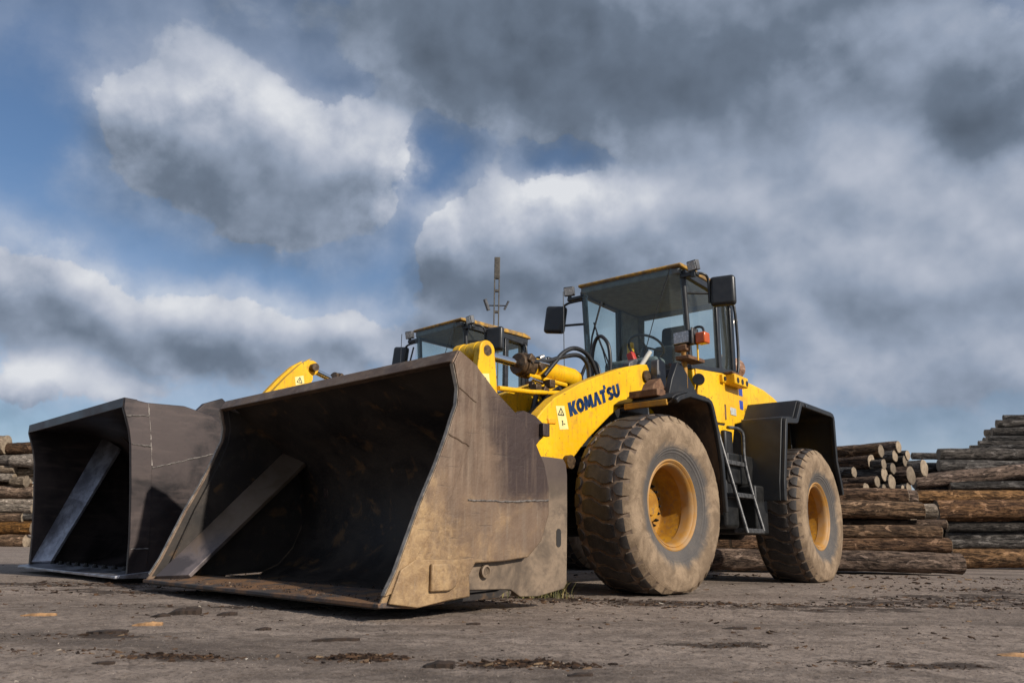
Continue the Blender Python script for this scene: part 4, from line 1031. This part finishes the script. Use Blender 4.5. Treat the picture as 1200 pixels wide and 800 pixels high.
    rod('hose_ferrule', 'chrome', tcy, [g + d*.03 + Vector((0, .11, -.14)), g + d*.17 + Vector((0, .11, -.15))], .018, 10)
    rod('positioner_bar', 'yellow', root, [(px-.12, .14, pz-.30), (px-.55, .12, pz-.27), (px-.95, .10, pz-.22)], .022, 8)
    rod('steering_hose', 'hose', root, [(.448,.1,1.80),(.309,.1,1.939),(.183,.1,2.056),(.034,.1,2.128),(-.119,.1,2.122),(-.235,.1,2.055),(-.331,.1,1.90),(-.36,.1,1.75)], .021, 10, 5)
    rod('steering_hose', 'hose', root, [(.635,.1,1.896),(.397,.1,1.944),(.183,.1,2.02),(-.041,.1,2.072),(-.175,.1,2.008),(-.212,.1,1.853),(-.22,.1,1.72)], .021, 10, 5)
    rod('steering_hose', 'hose', root, [(-.60,-.175,1.90),(-.60,-.172,2.188),(-.60,-.131,2.351),(-.60,-.061,2.393),(-.60,.023,2.308),(-.60,.052,2.155),(-.60,.048,1.93)], .019, 10, 5)
    rod('steering_hose', 'hose', root, [(-.52,-.30,1.86),(-.56,-.25,2.07),(-.60,-.20,2.16),(-.62,-.12,2.10),(-.62,-.08,1.92)], .017, 10, 5)
    rod('lock_bar', 'blackmetal', root, [(-.30, -.34, 1.60), (.05, -.34, 1.78), (.12, -.34, 1.50)], .03, 8)
    rod('aerial', 'hose', root, [(-.70, -.62+dy, 1.9), (-.73, -.66+dy, 3.02)], .005, 5)
    m = MB(); m.box(-.56, -.50, .33, .40, 2.02, 2.15, rot=Matrix.Rotation(R(20), 3, 'X')); m.build('safety_lever', 'red', root, bevel=.01)
    rod('safety_lever', 'white', root, [(-.52, .47, 2.0), (-.56, .52, 2.10), (-.58, .54, 2.14)], .022, 8)
    bucket(root)
    # ---- rear half
    m = MB(); m.lathe([(.0,-.72),(.13,-.72),(.15,-.5),(.17,-.25),(.26,-.18),(.26,.18),(.17,.25),(.15,.5),(.13,.72),(0,.72)], 24, (0,0,AX)); m.build('rear_axle', 'dark', root, **kw)
    m = MB(); m.box(-1.35, 1.45, -.40, .40, .50, 1.28); m.box(1.0, 1.62, -.92, .80, .95, 1.255); m.box(.98, 1.28, .42, .92, .47, .95); m.build('rear_frame', 'shadeblack', root, bevel=.02, **kw)
    m = MB(); m.box(1.36, 1.66, .45, .78, .52, 1.0); m.build('tank', 'shadeblack', root, bevel=.04, seg=3, **kw)
    m = MB(); m.box(1.2, 1.7, -.85, -.45, .5, .95); m.build('tank', 'shadeblack', root, bevel=.04, seg=3, **kw)
    rbx = MB(); rbx.prism([(-1.30,.62),(-1.72,.75),(-1.78,1.35),(-1.60,1.62),(-1.30,1.65)], -.46, .49); rbx.build('counterweight', 'yellow', root, bevel=.05, seg=3, **kw)
    hood = [(.93,1.30),(.93,2.155),(.60,2.185),(.20,2.190),(-.15,2.175),(-.45,2.125),(-.75,2.04),(-1.05,1.92),(-1.32,1.74),(-1.45,1.45),(-1.45,1.30)]
    m = MB(); m.prism(hood, -.50, .53); m.build('engine_hood', 'yellow', root, bevel=.05, seg=4, smooth=50, **kw)
    st = MB(); st.box(.535, .635, .5305, .5335, 1.985, 2.075); st.box(.535, .635, .5305, .5335, 1.83, 1.93); st.build('maker_sticker', 'bluesticker', root, smooth=0, **kw)
    # rear fenders
    rp = [(1.06,.80),(1.04,.99),(.955,1.32),(.885,1.61),(.865,1.645),(.83,1.655),(.57,1.680),(.545,1.69),(.525,1.715),(.405,1.865),(.385,1.888),(.34,1.893),(-.62,1.90),(-.70,1.89),(-.745,1.855),(-.755,1.80),(-.74,1.34),(-.85,1.05),(-.87,.95)]
    for s in (1, -1):
        rf = empty('rear_fender', rloc, rr, root)
        m = MB(); m.sheet(rp, min(s*.50, s*1.09), max(s*.50, s*1.09), -.022); m.build('fender_shell', 'black', rf, bevel=.006, smooth=50)
        m = MB(); m.sheet([(a+.0, b_+.004) for a, b_ in rp], min(s*1.085, s*1.13), max(s*1.085, s*1.13), .055); m.build('fender_lip', 'black', rf, bevel=.012, seg=3, smooth=50)
        m = MB(); m.sheet([(-.66,1.80),(-.70,1.34),(-.78,1.05),(-.80,.9)], min(s*.50, s*.62), max(s*.50, s*.62), .02); m.box(-.72, .50, min(s*.50, s*.53), max(s*.50, s*.53), 1.28, 1.86); m.build('fender_back', 'black', rf, bevel=.004)
        m = MB(); m.tube([(.26, s*1.13, 1.865), (.26, s*1.142, 1.865)], .016, 10); m.tube([(-.1, s*.53, 1.5), (-.1, s*.545, 1.5)], .02, 10); m.build('fender_bolt', 'railsteel', rf)
    # muffler, exhaust
    m = MB(); m.tube([(.66,.36,2.36),(.60,.36,2.36),(.30,.36,2.36),(.24,.36,2.36),(.215,.36,2.36)], [.08,.125,.125,.105,.05], 26); m.build('muffler', 'muffler', root, smooth=40, **kw)
    rod('muffler_clamp', 'rust', root, [(.36,.36,2.20),(.36,.36,2.26)], .03, 10).location = rloc; root.children[-1].rotation_euler = (0, 0, rr)
    o = rod('exhaust_pipe', 'pipe', root, [(.50,.42,2.45),(.50,.42,2.72),(.49,.42,2.82),(.45,.43,2.885),(.40,.44,2.91)], .036, 14, 5); o.location = rloc; o.rotation_euler = (0, 0, rr)
    # cab and what is bolted on it
    make_cab(root, rloc, rr, cabw)
    make_mirror(root, rloc, rr, (1.86, .945, 2.81), [[(2.06, .63, 2.99), (2.05, .70, 3.0), (1.98, .80, 2.985), (1.92, .82, 2.93), (1.90, .815, 2.70)], [(2.05, .64, 2.80), (1.90, .815, 2.80)]], turn=R(12))
    make_mirror(root, rloc, rr, (2.10, -.93+dy, 2.765), [[(2.10, -.57+dy, 2.93), (2.10, -.68+dy, 2.93), (2.10, -.78+dy, 2.92), (2.11, -.82+dy, 2.86), (2.11, -.83+dy, 2.60)], [(2.08, -.57+dy, 2.665), (2.11, -.83+dy, 2.68)]], tilt=R(-8), turn=R(8))
    make_worklight(root, rloc, rr, (2.14, .76, 3.035), yaw=R(-12))
    make_worklight(root, rloc, rr, (2.12, -.735+dy, 3.055), yaw=R(15))
    m = MB(); m.box(2.05, 2.11, .60, .79, 2.945, 2.985); m.build('light_bracket', 'blackmetal', root, bevel=.008, **kw)
    m = MB(); m.box(2.06, 2.12, -.76+dy, -.56+dy, 2.945, 2.985); m.build('light_bracket', 'blackmetal', root, bevel=.008, **kw)
    m = MB(); m.lathe([(.0,.0),(.055,.0),(.058,-.01),(.058,-.035),(.03,-.06),(0,-.06)], 22, (0,0,0))
    hr = m.build('horn', 'blackmetal', root, loc=rloc + rw @ Vector((2.03, .72, 1.92)), rotz=rr - math.pi/2 + .35)
    o = rod('horn_stalk', 'ochre', root, [(1.97, .66, 1.80), (2.02, .70, 1.87)], .012, 6); o.location = rloc; o.rotation_euler = (0, 0, rr)
    # ladder
    for s in ((1,) if scale == 1 else (1,)):
        ld = empty('ladder', rloc, rr, root)
        rod('ladder_rail', 'railsteel', ld, [(1.725, 1.0, .48), (1.735, .865, 1.02), (1.74, .735, 1.54)], .019, 10)
        rod('ladder_rail', 'railsteel', ld, [(1.33, 1.0, .50), (1.33, .90, .90), (1.33, .845, 1.20), (1.33, .845, 1.43), (1.36, .83, 1.49), (1.44, .81, 1.505), (1.55, .78, 1.50)], .018, 10, 3)
        for z, y in ((.50, .99), (.83, .91), (1.145, .83)):
            m = MB(); m.box(1.33, 1.725, y-.12, y+.02, z-.022, z+.022); m.build('rung', 'railsteel', ld, bevel=.006)
        m = MB(); m.box(1.38, 1.56, .70, .76, 1.16, 1.48); m.build('grab_plate', 'black', ld, bevel=.02)
    return root, w0

BELL1 = dict(plate=arc(1.18,1.895,.088,-10,190,14) + [(1.088,1.85),(1.058,1.60),(1.03,1.45),(.95,1.22),(.94,1.02),(1.06,.82),(1.22,.60),(1.33,.55),(1.40,.62),(1.36,.80),(1.28,1.15),(1.26,1.45),(1.29,1.72)],
             pin=(1.18,1.897), low=(1.32,.64), sticker=[(1.262,1.690),(1.160,1.705),(1.140,1.575),(1.243,1.56)])
HEAD = R(226.29)
main_loader, wheel0 = make_loader('wheel_loader', (.525, 7.317, 0), HEAD, 1.0, R(4.73), make_bucket1, BELL1, .52)
tag(main_loader, 'yellow wheel loader with navy lettering on its arm and a dusty brown bucket', 'wheel loader', 'wheel loaders parked side by side')
# second loader, larger, standing to the left with its own dark bucket
S2 = 1.08
BELL2 = dict(plate=arc(.865, 2.236, .108, -75, 60, 10) + [(.928,2.325),(1.053,2.244),(1.219,2.072),(1.36,1.90),(1.48,1.45),(1.44,.95),(1.28,.72),(1.15,.95),(1.08,1.4),(1.0,1.85),(.89,2.09)],
             pin=(.865, 2.236), low=(1.30, .80), sticker=[(1.015,2.115),(1.12,2.08),(1.10,1.99),(.995,2.03)])
second_loader, _ = make_loader('wheel_loader', (-1.848, 10.344, 0), R(225.39), S2, 0.0, make_bucket2, BELL2, .34, letters_on=False, wheel_src=wheel0, cabw=.47)
tag(second_loader, 'yellow loader half hidden behind the other, with a clean dark bucket at left', 'wheel loader', 'wheel loaders parked side by side')

# ------------------------------------------------------------------ logs
LOGS = [
('b1',(2.46,11.69,0.15),(6.20,11.31,0.15),0.145),('b2',(3.15,11.67,0.39),(6.10,11.38,0.39),0.105),('b3',(4.02,11.58,0.57),(6.00,11.39,0.57),0.088),
('b3b',(4.11,11.81,0.68),(6.20,11.60,0.68),0.073),('b4',(4.02,11.68,0.86),(5.84,11.50,0.86),0.129),('b5',(5.78,11.91,0.87),(6.21,11.87,0.87),0.103),
('a0',(4.02,16.61,2.00),(6.59,13.54,2.00),0.098),('a1',(3.63,16.45,1.91),(6.21,13.38,1.91),0.100),('a2',(4.20,16.69,1.87),(6.77,13.62,1.87),0.079),
('a3',(3.93,16.58,1.84),(6.50,13.51,1.84),0.101),('a4',(3.43,16.37,1.71),(6.00,13.31,1.71),0.115),('a5',(4.13,16.66,1.77),(6.71,13.60,1.77),0.091),
('a6',(2.95,15.97,1.51),(5.52,12.90,1.51),0.077),('a7',(3.56,16.23,1.67),(6.13,13.16,1.67),0.091),('a8',(3.56,16.23,1.51),(6.13,13.17,1.51),0.123),
('a9',(3.75,16.31,1.61),(6.32,13.25,1.61),0.092),('a10',(4.11,16.46,1.51),(6.68,13.40,1.51),0.144),('a11',(4.40,16.58,1.64),(6.97,13.51,1.64),0.133),
('a12',(3.40,16.17,1.38),(5.97,13.10,1.38),0.102),('a13',(3.70,16.30,1.38),(6.27,13.23,1.38),0.120),('a14',(3.17,16.08,1.24),(5.74,13.01,1.24),0.111),
('a15',(3.54,16.24,1.25),(6.11,13.17,1.25),0.103),('a16',(3.41,16.18,1.18),(5.98,13.12,1.18),0.069),('a17',(3.92,16.40,1.28),(6.49,13.33,1.28),0.076),
('a18',(4.04,16.45,1.29),(6.61,13.38,1.29),0.089),('a19',(3.04,16.03,1.09),(5.62,12.96,1.09),0.049),('a20',(3.77,16.34,1.14),(6.34,13.28,1.14),0.054),
('a21',(3.97,16.42,1.14),(6.54,13.36,1.14),0.054),('a22',(4.09,16.47,1.15),(6.66,13.41,1.15),0.057),
('c0',(7.99,14.90,0.17),(9.86,14.61,0.20),0.165),('c1',(8.01,14.90,0.41),(9.90,14.61,0.44),0.085),('c2',(8.07,15.10,0.54),(10.07,14.81,0.62),0.094),
('c3',(8.04,15.00,0.72),(10.02,14.71,0.74),0.086),('c4',(7.86,15.00,1.00),(10.10,14.71,1.02),0.185),('c5',(7.60,15.15,1.27),(10.30,14.86,1.29),0.125),
('c6',(8.28,15.20,1.48),(10.27,14.91,1.49),0.088),('c7',(7.69,15.35,1.55),(10.53,15.06,1.87),0.146),('c8',(8.23,15.40,1.87),(10.49,15.11,1.88),0.109),
('c9',(8.15,15.80,1.87),(10.81,15.51,1.88),0.076),('c10',(8.31,15.50,2.10),(10.59,15.21,2.10),0.103),('c11',(8.04,16.00,2.11),(11.02,15.71,2.12),0.064),
('u0',(10.09,17.50,2.49),(12.08,17.15,2.50),0.037),('u1',(10.35,17.60,2.58),(12.14,17.26,2.58),0.072),('u2',(10.60,17.70,2.70),(12.20,17.35,2.70),0.071),
('u3',(10.79,17.80,2.87),(12.27,17.45,2.87),0.096),('u4',(10.98,17.90,3.06),(12.36,17.55,3.06),0.082),('u5',(11.22,18.00,3.22),(12.42,17.65,3.21),0.068),
('d0',(-16.77,25.00,3.06),(-15.76,25.00,3.07),0.280),('d1',(-15.80,25.10,2.96),(-14.84,25.10,2.97),0.194),('d2',(-15.51,25.00,2.57),(-14.66,25.00,2.58),0.199),
('d3',(-16.75,25.10,2.58),(-15.52,25.10,2.59),0.160),('d4',(-16.70,25.10,2.30),(-15.43,25.10,2.32),0.120),('d5',(-15.61,25.35,2.22),(-14.86,25.35,2.23),0.134),
('d6',(-16.65,25.10,2.04),(-15.41,25.10,2.05),0.146),('d7',(-15.35,24.90,1.92),(-14.90,24.90,1.93),0.158),('d8',(-16.51,25.00,1.58),(-14.62,25.00,1.60),0.184),
('d9',(-16.46,25.00,1.31),(-14.63,25.00,1.33),0.092),('d10',(-16.42,25.00,1.10),(-14.62,25.00,1.13),0.144),('d11',(-16.38,25.00,0.83),(-14.87,25.00,0.85),0.131),
('d12',(-14.90,25.05,0.88),(-14.48,25.05,0.89),0.131),('d13',(-16.32,25.00,0.53),(-14.53,25.00,0.55),0.208),('d14',(-16.25,25.00,0.14),(-14.68,25.00,0.16),0.195)]
def make_log(p0, p1, r, bark, label, group, ends=(0, 1), rough=1.0):
    p0, p1 = Vector(p0), Vector(p1); d = p1-p0; Ln = d.length
    rnd = random.Random(hash((round(p0.x*100), round(p1.z*100), round(r*1000))) & 0xffff)
    seg, rings = 24, max(8, min(44, int(Ln/.11))); m = MB(); sx = rnd.uniform(0, 50)
    bow = rnd.uniform(-.035, .035)*min(Ln, 3)*.3; bow2 = rnd.uniform(-.03, .03)*min(Ln, 3)*.3; tp = rnd.uniform(-.13, .13)
    def sh(i, k, f=1.0):
        t = i/rings; a = 2*math.pi*k/seg
        nn = mnoise.noise(Vector((t*Ln*1.1+sx, math.cos(a)*1.3, math.sin(a)*1.3)))*.13 + mnoise.noise(Vector((t*Ln*4+sx, math.cos(a)*3, math.sin(a)*3)))*.09 + mnoise.noise(Vector((t*Ln*11+sx, math.cos(a)*7, math.sin(a)*7)))*.05
        rr = r*(1+tp*(t-.5)*2)*(1+nn*rough)*f
        b1 = bow*math.sin(math.pi*t); b2 = bow2*math.sin(math.pi*t)
        return ((t-.5)*Ln, rr*math.cos(a)+b1, rr*math.sin(a)+b2)
    for i in range(rings+1):
        for k in range(seg): m.v.append(sh(i, k))
    for i in range(rings):
        for k in range(seg): m.f.append((i*seg+k, i*seg+(k+1) % seg, (i+1)*seg+(k+1) % seg, (i+1)*seg+k)); m.m.append(0)
    o = m.build('log', bark, smooth=60, fix=False)
    o.matrix_world = Matrix.Translation((p0+p1)/2) @ d.to_track_quat('X', 'Z').to_matrix().to_4x4()
    for e in ends:
        i = rings if e else 0; sgn = 1 if e else -1; c = MB()
        c.v = [sh(i, k) for k in range(seg)] + [(sh(i, k, .93)[0]+sgn*.006, *sh(i, k, .93)[1:]) for k in range(seg)] + [(sgn*(Ln/2+.007), 0, 0)]
        for k in range(seg):
            q = [(k, (k+1) % seg, seg+(k+1) % seg, seg+k), (seg+k, seg+(k+1) % seg, 2*seg)]
            for f in q: c.f.append(f if e else f[::-1]); c.m.append(0)
        c.build('cut_end', 'cut', o, smooth=30, fix=False)
    return tag(o, label, 'log', group)
ORD = ['first','second','third','fourth','fifth','sixth','seventh','eighth','ninth','tenth','eleventh','twelfth','thirteenth','fourteenth','fifteenth','sixteenth','seventeenth','eighteenth','nineteenth','twentieth','twenty-first','twenty-second','twenty-third']
GR = dict(a='logs with their sawn ends showing behind the rear wheel', b='long brown logs lying just behind the rear wheel', c='long logs stacked at the right edge', u='topmost logs of the tall stack at upper right', d='logs in the far stack at the left edge')
rk = {}
for key in 'abcud':
    it = [l for l in LOGS if l[0][0] == key]
    for i, l in enumerate(sorted(it, key=lambda q: q[1][2] + q[2][2])): rk[l[0]] = i
BK = dict(b1='bark_brown', b2='bark_brown', b3='bark_orange', b3b='bark_brown', b4='bark_orange', b5='bark_pale', c0='bark_orange', c5='bark_orange', c10='bark_grey', c1='bark_grey', c2='bark_grey', c3='bark_grey', c4='bark_brown', c6='bark_grey',
          a1='bark_orange', a0='bark_brown', a4='bark_brown', a12='bark_brown', a14='bark_brown', a10='bark_brown', d13='bark_orange', d14='bark_orange', d11='bark_orange', d8='bark_orange', d2='bark_pale', d7='bark_pale', d9='bark_pale', d10='bark_pale', d1='bark_brown', d12='bark_grey', d0='bark_pale', d4='bark_pale', d6='bark_pale', d5='bark_pale', c7='bark_brown')
for n, p0, p1, r in LOGS:
    k = n[0]; i = rk[n]; p0, p1 = Vector(p0), Vector(p1); ends = (0, 1)
    if k in 'cu': p1 = p1 + (p1-p0).normalized()*2.2
    if k == 'd' and p0.x < -16: p0 = p0 + Vector((-3.5, 0, 0))
    bark = M[BK.get(n, 'bark_grey')]
    if n == 'b5': lab = 'short pale log end poking out between the brown row and the right stack'
    elif k == 'b': lab = 'long brown log behind the rear wheel, %s up from the ground' % ORD[i]
    elif k == 'a': lab = 'log with its sawn end toward camera, %s lowest in the pile behind the rear fender' % ORD[i]
    elif k == 'c': lab = 'long log in the stack at the right edge, %s up from the ground' % ORD[i]
    elif k == 'u': lab = 'grey log high in the far right stack, %s of the six from below' % ORD[i]
    else: lab = 'log in the far stack left of the dark bucket, %s lowest' % ORD[i]
    make_log(p0, p1, r, bark, lab, GR[k], ends)
# logs deeper inside the stacks, glimpsed through the gaps
rb = random.Random(21)
back = []
for j in range(5):      # behind the near row
    for q in range(2):
        z = .13 + j*.235; off = .38 + q*.30 + (j % 2)*.08; ex, ey = .995, -.10
        a = Vector((2.6, 11.65, 0)) + Vector((-ey, ex, 0))*off; L0 = rb.uniform(.1, .5) if j < 2 else rb.uniform(1.6, 1.9)
        back.append((a + Vector((ex, ey, 0))*L0 + Vector((0, 0, z)), a + Vector((ex, ey, 0))*(3.35 + rb.uniform(-.25, .1)) + Vector((0, 0, z)), .115, 'b'))
for j in range(9):      # behind the right stack
    z = .14 + j*.215; back.append((Vector((7.75 + rb.uniform(-.1, .25), 15.55 + .05*j, z)), Vector((12.6, 14.9 + .05*j, z)), .12, 'c'))
for j in range(8):
    z = 1.55 + j*.2; back.append((Vector((10.5 + j*.09, 18.2 + .06*j, z)), Vector((14.6, 17.6 + .06*j, z)), .1, 'u'))
for j in range(11):
    z = .14 + j*.27; back.append((Vector((-20, 25.45, z)), Vector((-14.95 + rb.uniform(-.2, .2), 25.45, z)), .15, 'd'))
cnt = {}
for a, b_, r, k in back:
    cnt[k] = cnt.get(k, 0) + 1; i = cnt[k]-1
    nm = dict(b='shadowed log tucked behind the near brown row, %s of the hidden ones from below', c='shadowed log deep in the right edge stack, %s from below', u='grey log behind the topmost right ones, %s from below', d='dim log at the back of the far left stack, %s from below')[k]
    make_log(a, b_, r*rb.uniform(.9, 1.05), M['bark_brown' if k in 'bd' else 'bark_grey'], nm % ORD[i], 'logs deeper inside the stacks')
# bearers the sawn-end pile lies on, rows under it
for j in range(4):
    for q in range(5):
        z = .12 + j*.24; x1 = 5.75 + q*.27; y1 = 13.45 + q*.08
        a = Vector((x1 - 2.57, y1 + 3.06, z)); make_log(a, Vector((x1, y1, z)), .118, M['bark_grey'], 'dark log under the sawn-end pile, row %s up, %s from the wheel' % (ORD[j], ORD[q]), 'lowest logs of the sawn-end pile')

# ------------------------------------------------------------------ mast
mb = empty('lamp_mast', (-.41, 19.6, 0)); tag(mb, 'tall weathered steel mast with two small lamps, standing behind the second cab', 'mast')
for sg in (-1, 1):
    m = MB(); m.box(sg*.058-.016, sg*.058+.016, -.05, .05, 0, 7.0); m.build('mast_leg', 'mast', mb, bevel=.004)
m = MB(); m.box(-.074, .074, -.055, .055, 6.92, 7.50); m.build('mast_head', 'mast', mb, bevel=.01)
for k in range(12):
    m = MB(); z = .38 + k*.565; m.box(-.042, .042, -.045, .045, z-.025, z+.025); m.build('batten', 'mast', mb)
m = MB(); m.tube([(-.24, 0, 6.20), (.24, 0, 6.20)], .016, 6); m.build('lamp_bar', 'railsteel', mb)
for sg in (-1, 1):
    m = MB(); m.tube([(sg*.20, 0, 6.09), (sg*.31, -.05, 6.31)] if sg > 0 else [(sg*.20, 0, 6.07), (sg*.30, -.05, 6.35)], .050 if sg < 0 else .028, 10); m.build('lamp', 'grey', mb)

# ------------------------------------------------------------------ ground litter
def litter():
    m = MB(); rr = random.Random(99)
    def chip(x, y, L, wd, h, z0=None):
        a = rr.uniform(0, math.pi) if rr.random() < .4 else rr.gauss(.1, .4); ca, sa = math.cos(a), math.sin(a); t = rr.uniform(-.35, .35); q = rr.uniform(-.4, .4)
        z0 = ground_z(x, y) + rr.uniform(-.3, .6)*h
        pts = [(-L, -wd*rr.uniform(.2, .8)), (-L*.3, -wd*rr.uniform(.7, 1.1)), (L, -wd*rr.uniform(.1, .6)), (L*rr.uniform(.6, 1), wd*.6), (-L*.2, wd*rr.uniform(.6, 1.1)), (-L*.9, wd*.4)]
        b = [(x+px*ca-py*sa, y+px*sa+py*ca, z0-.002+t*px+q*py) for px, py in pts]; tp = [(x+px*.9*ca-py*.85*sa, y+px*.9*sa+py*.85*ca, z0+h*rr.uniform(.6, 1.1)+t*px+q*py) for px, py in pts]
        m.add(b+tp, [(6,7,8,11), (8,9,10,11)] + [(i, (i+1) % 6, 6+(i+1) % 6, 6+i) for i in range(6)])
    def patch(cx, cy, sx, sy, n, big=.016):
        for _ in range(n):
            x, y = rr.gauss(cx, sx), rr.gauss(cy, sy); L = rr.uniform(.3, 1.0)*big*rr.choice([.5, .8, 1.2, 2.2]); chip(x, y, L, L*rr.uniform(.2, .5), L*rr.uniform(.12, .3))
    patch(-.50, 2.92, .080, .032, 650, .009); patch(.07, 2.80, .095, .036, 950, .009); patch(-1.10, 2.90, .12, .030, 450, .008)
    patch(.9, 3.35, .20, .05, 150, .008); patch(1.35, 2.9, .20, .04, 170, .008); patch(-1.75, 3.4, .18, .05, 120, .008); patch(-1.55, 3.0, .2, .04, 120, .008)
    patch(1.2, 5.5, .45, .16, 420, .012); patch(2.6, 5.6, .6, .14, 420, .013); patch(3.6, 6.3, .6, .22, 420, .015); patch(.35, 5.7, .4, .14, 420, .012)
    patch(-2.5, 5.9, .9, .14, 320, .013); patch(-3.3, 6.6, .9, .12, 240, .014); patch(4.5, 7.8, 1.0, .35, 420, .018); patch(6.2, 9.5, 1.2, .5, 320, .022); patch(4.0, 10.4, 1.5, .3, 300, .022)
    patch(-1.2, 4.85, .8, .07, 300, .009); patch(-1.2, 4.3, .9, .2, 120, .008); patch(.2, 4.2, .8, .4, 140, .008); patch(1.6, 4.2, .7, .4, 160, .009)
    patch(.25, 5.95, .22, .05, 260, .010); patch(-3.0, 6.95, .5, .05, 120, .02)
    for _ in range(420):
        y = 2.2 + 9*rr.random()**1.6; x = rr.uniform(-.72, .72)*y; L = rr.uniform(.002, .008)*(.6+y*.10); chip(x, y, L*1.5, L*rr.uniform(.3, .7), L*.3)
    o = m.build('bark_litter', 'litter', smooth=0, fix=False)
    tag(o, 'scattered crumbs of bark and grit on the paving', 'bark litter', kind='stuff')
litter()
def grit():
    m = MB(); rr = random.Random(12)
    for _ in range(26000):
        y = 2.1 + 7*rr.random()**1.9; x = rr.uniform(-.70, .70)*y; L = rr.uniform(.0010, .0038)*(.7+y*.12); a = rr.uniform(0, 6.28); q = rr.uniform(.5, .9)
        gz = ground_z(x, y)
        p = [(x+L*math.cos(a+k*2.094)*(q if k else 1), y+L*math.sin(a+k*2.094)*(q if k else 1), gz-.003) for k in range(3)]
        m.add(p + [(x+L*.2*rr.uniform(-1, 1), y, gz+L*rr.uniform(.3, .8))], [(0,1,3), (1,2,3), (2,0,3)])
    tag(m.build('grit', 'grit', smooth=0, fix=False), 'fine grit scattered over the paving', 'grit', kind='stuff')
grit()
def bark_piece(x, y, L, wd, h, a, mt, label, curl=.5):
    m = MB(); rr = random.Random(int(x*1000+y*77)); n = 9
    for i in range(n+1):
        t = i/n; px = (t-.5)*L; w_ = wd*(.55+.45*math.sin(math.pi*min(1, max(0, t*.9+.05))))*rr.uniform(.8, 1.15)
        z = .6*h*(.45+.55*math.sin(math.pi*t)*rr.uniform(.6, 1.2)) + (t-.5)*h*curl
        for (py, pz) in ((-w_, -.01), (-w_, z*.55), (-w_*.3, z), (w_*.35, z*.92), (w_, z*.5), (w_, -.01)):
            m.v.append((px, py+rr.uniform(-.1, .1)*wd, pz))
    for i in range(n):
        for k in range(6): m.f.append((i*6+k, i*6+(k+1) % 6, (i+1)*6+(k+1) % 6, (i+1)*6+k)); m.m.append(0)
    m.f += [tuple(range(6)), tuple(n*6+k for k in range(5, -1, -1))]; m.m += [0, 0]
    o = m.build('bark_piece' if mt == 'barkchip' else 'wood_splinter', mt, smooth=25, loc=(x, y, ground_z(x, y) + .004), rotz=a)
    tag(o, label, 'bark' if mt == 'barkchip' else 'splinter', 'loose pieces on the yard floor')
for a in [(-1.70,4.40,.17,.035,.055,.12,'barkchip','large curled dark bark piece lying left of the front bucket'),
          (-1.76,4.25,.09,.028,.028,-.1,'barkchip','small dark bark piece touching the large curled one'),
          (-1.45,4.33,.10,.022,.022,.15,'barkchip','flat dark bark piece right of the large curled one'),
          (-2.37,4.24,.17,.014,.020,.08,'woodchip','pale tan splinter farthest left on the paving'),
          (-1.64,3.83,.13,.020,.024,.10,'woodchip','orange tan splinter in front of the bucket lip'),
          (-1.31,2.76,.07,.012,.010,.05,'barkchip','thin dark bark sliver at lower left'),
          (-1.08,3.72,.065,.020,.016,-.1,'barkchip','small black bark flake below the bucket lip'),
          (-.69,3.39,.19,.013,.014,.12,'barkchip','long thin bark strip in the middle foreground'),
          (-.22,2.73,.10,.028,.030,-.12,'barkchip','blocky brown bark chunk between the two litter heaps'),
          (1.93,3.24,.11,.022,.014,.1,'woodchip','reddish wood chip at the lower right edge'),
          (1.08,4.02,.12,.018,.014,.15,'barkchip','dark bark piece on the paving right of centre'),
          (-1.68,3.54,.16,.030,.016,.1,'barkchip','ragged bark scrap below the orange tan splinter'),
          (-.17,4.10,.07,.016,.012,.0,'barkchip','small bark flake in front of the bucket corner'),
          (.22,2.60,.08,.016,.012,.1,'barkchip','dark bark bit at the bottom edge near the centre')]:
    bark_piece(*a)
def tuft():
    m = MB(); rr = random.Random(4)
    for _ in range(260):
        x, y = rr.gauss(0, .10), rr.gauss(0, .05); h = rr.uniform(.05, .19); a = rr.uniform(0, 6.28); lean = rr.uniform(.02, .11); w_ = rr.uniform(.002, .004)
        dx, dy = math.cos(a), math.sin(a); px, py = -dy*w_, dx*w_
        pts = [(x+dx*lean*t*t, y+dy*lean*t*t, h*t*(1-.25*t)-.006) for t in (0, .4, .75, 1)]
        vs = []
        for i, p in enumerate(pts[:3]): vs += [(p[0]-px, p[1]-py, p[2]), (p[0]+px, p[1]+py, p[2])]
        m.add(vs + [pts[3]], [(0,1,3,2), (2,3,5,4), (4,5,6)])
    o = m.build('grass_tuft', 'grass', smooth=0, fix=False, loc=(.20, 5.92, -.012))
    tag(o, 'dry grass tuft growing at the heel of the front bucket', 'grass')
tuft()
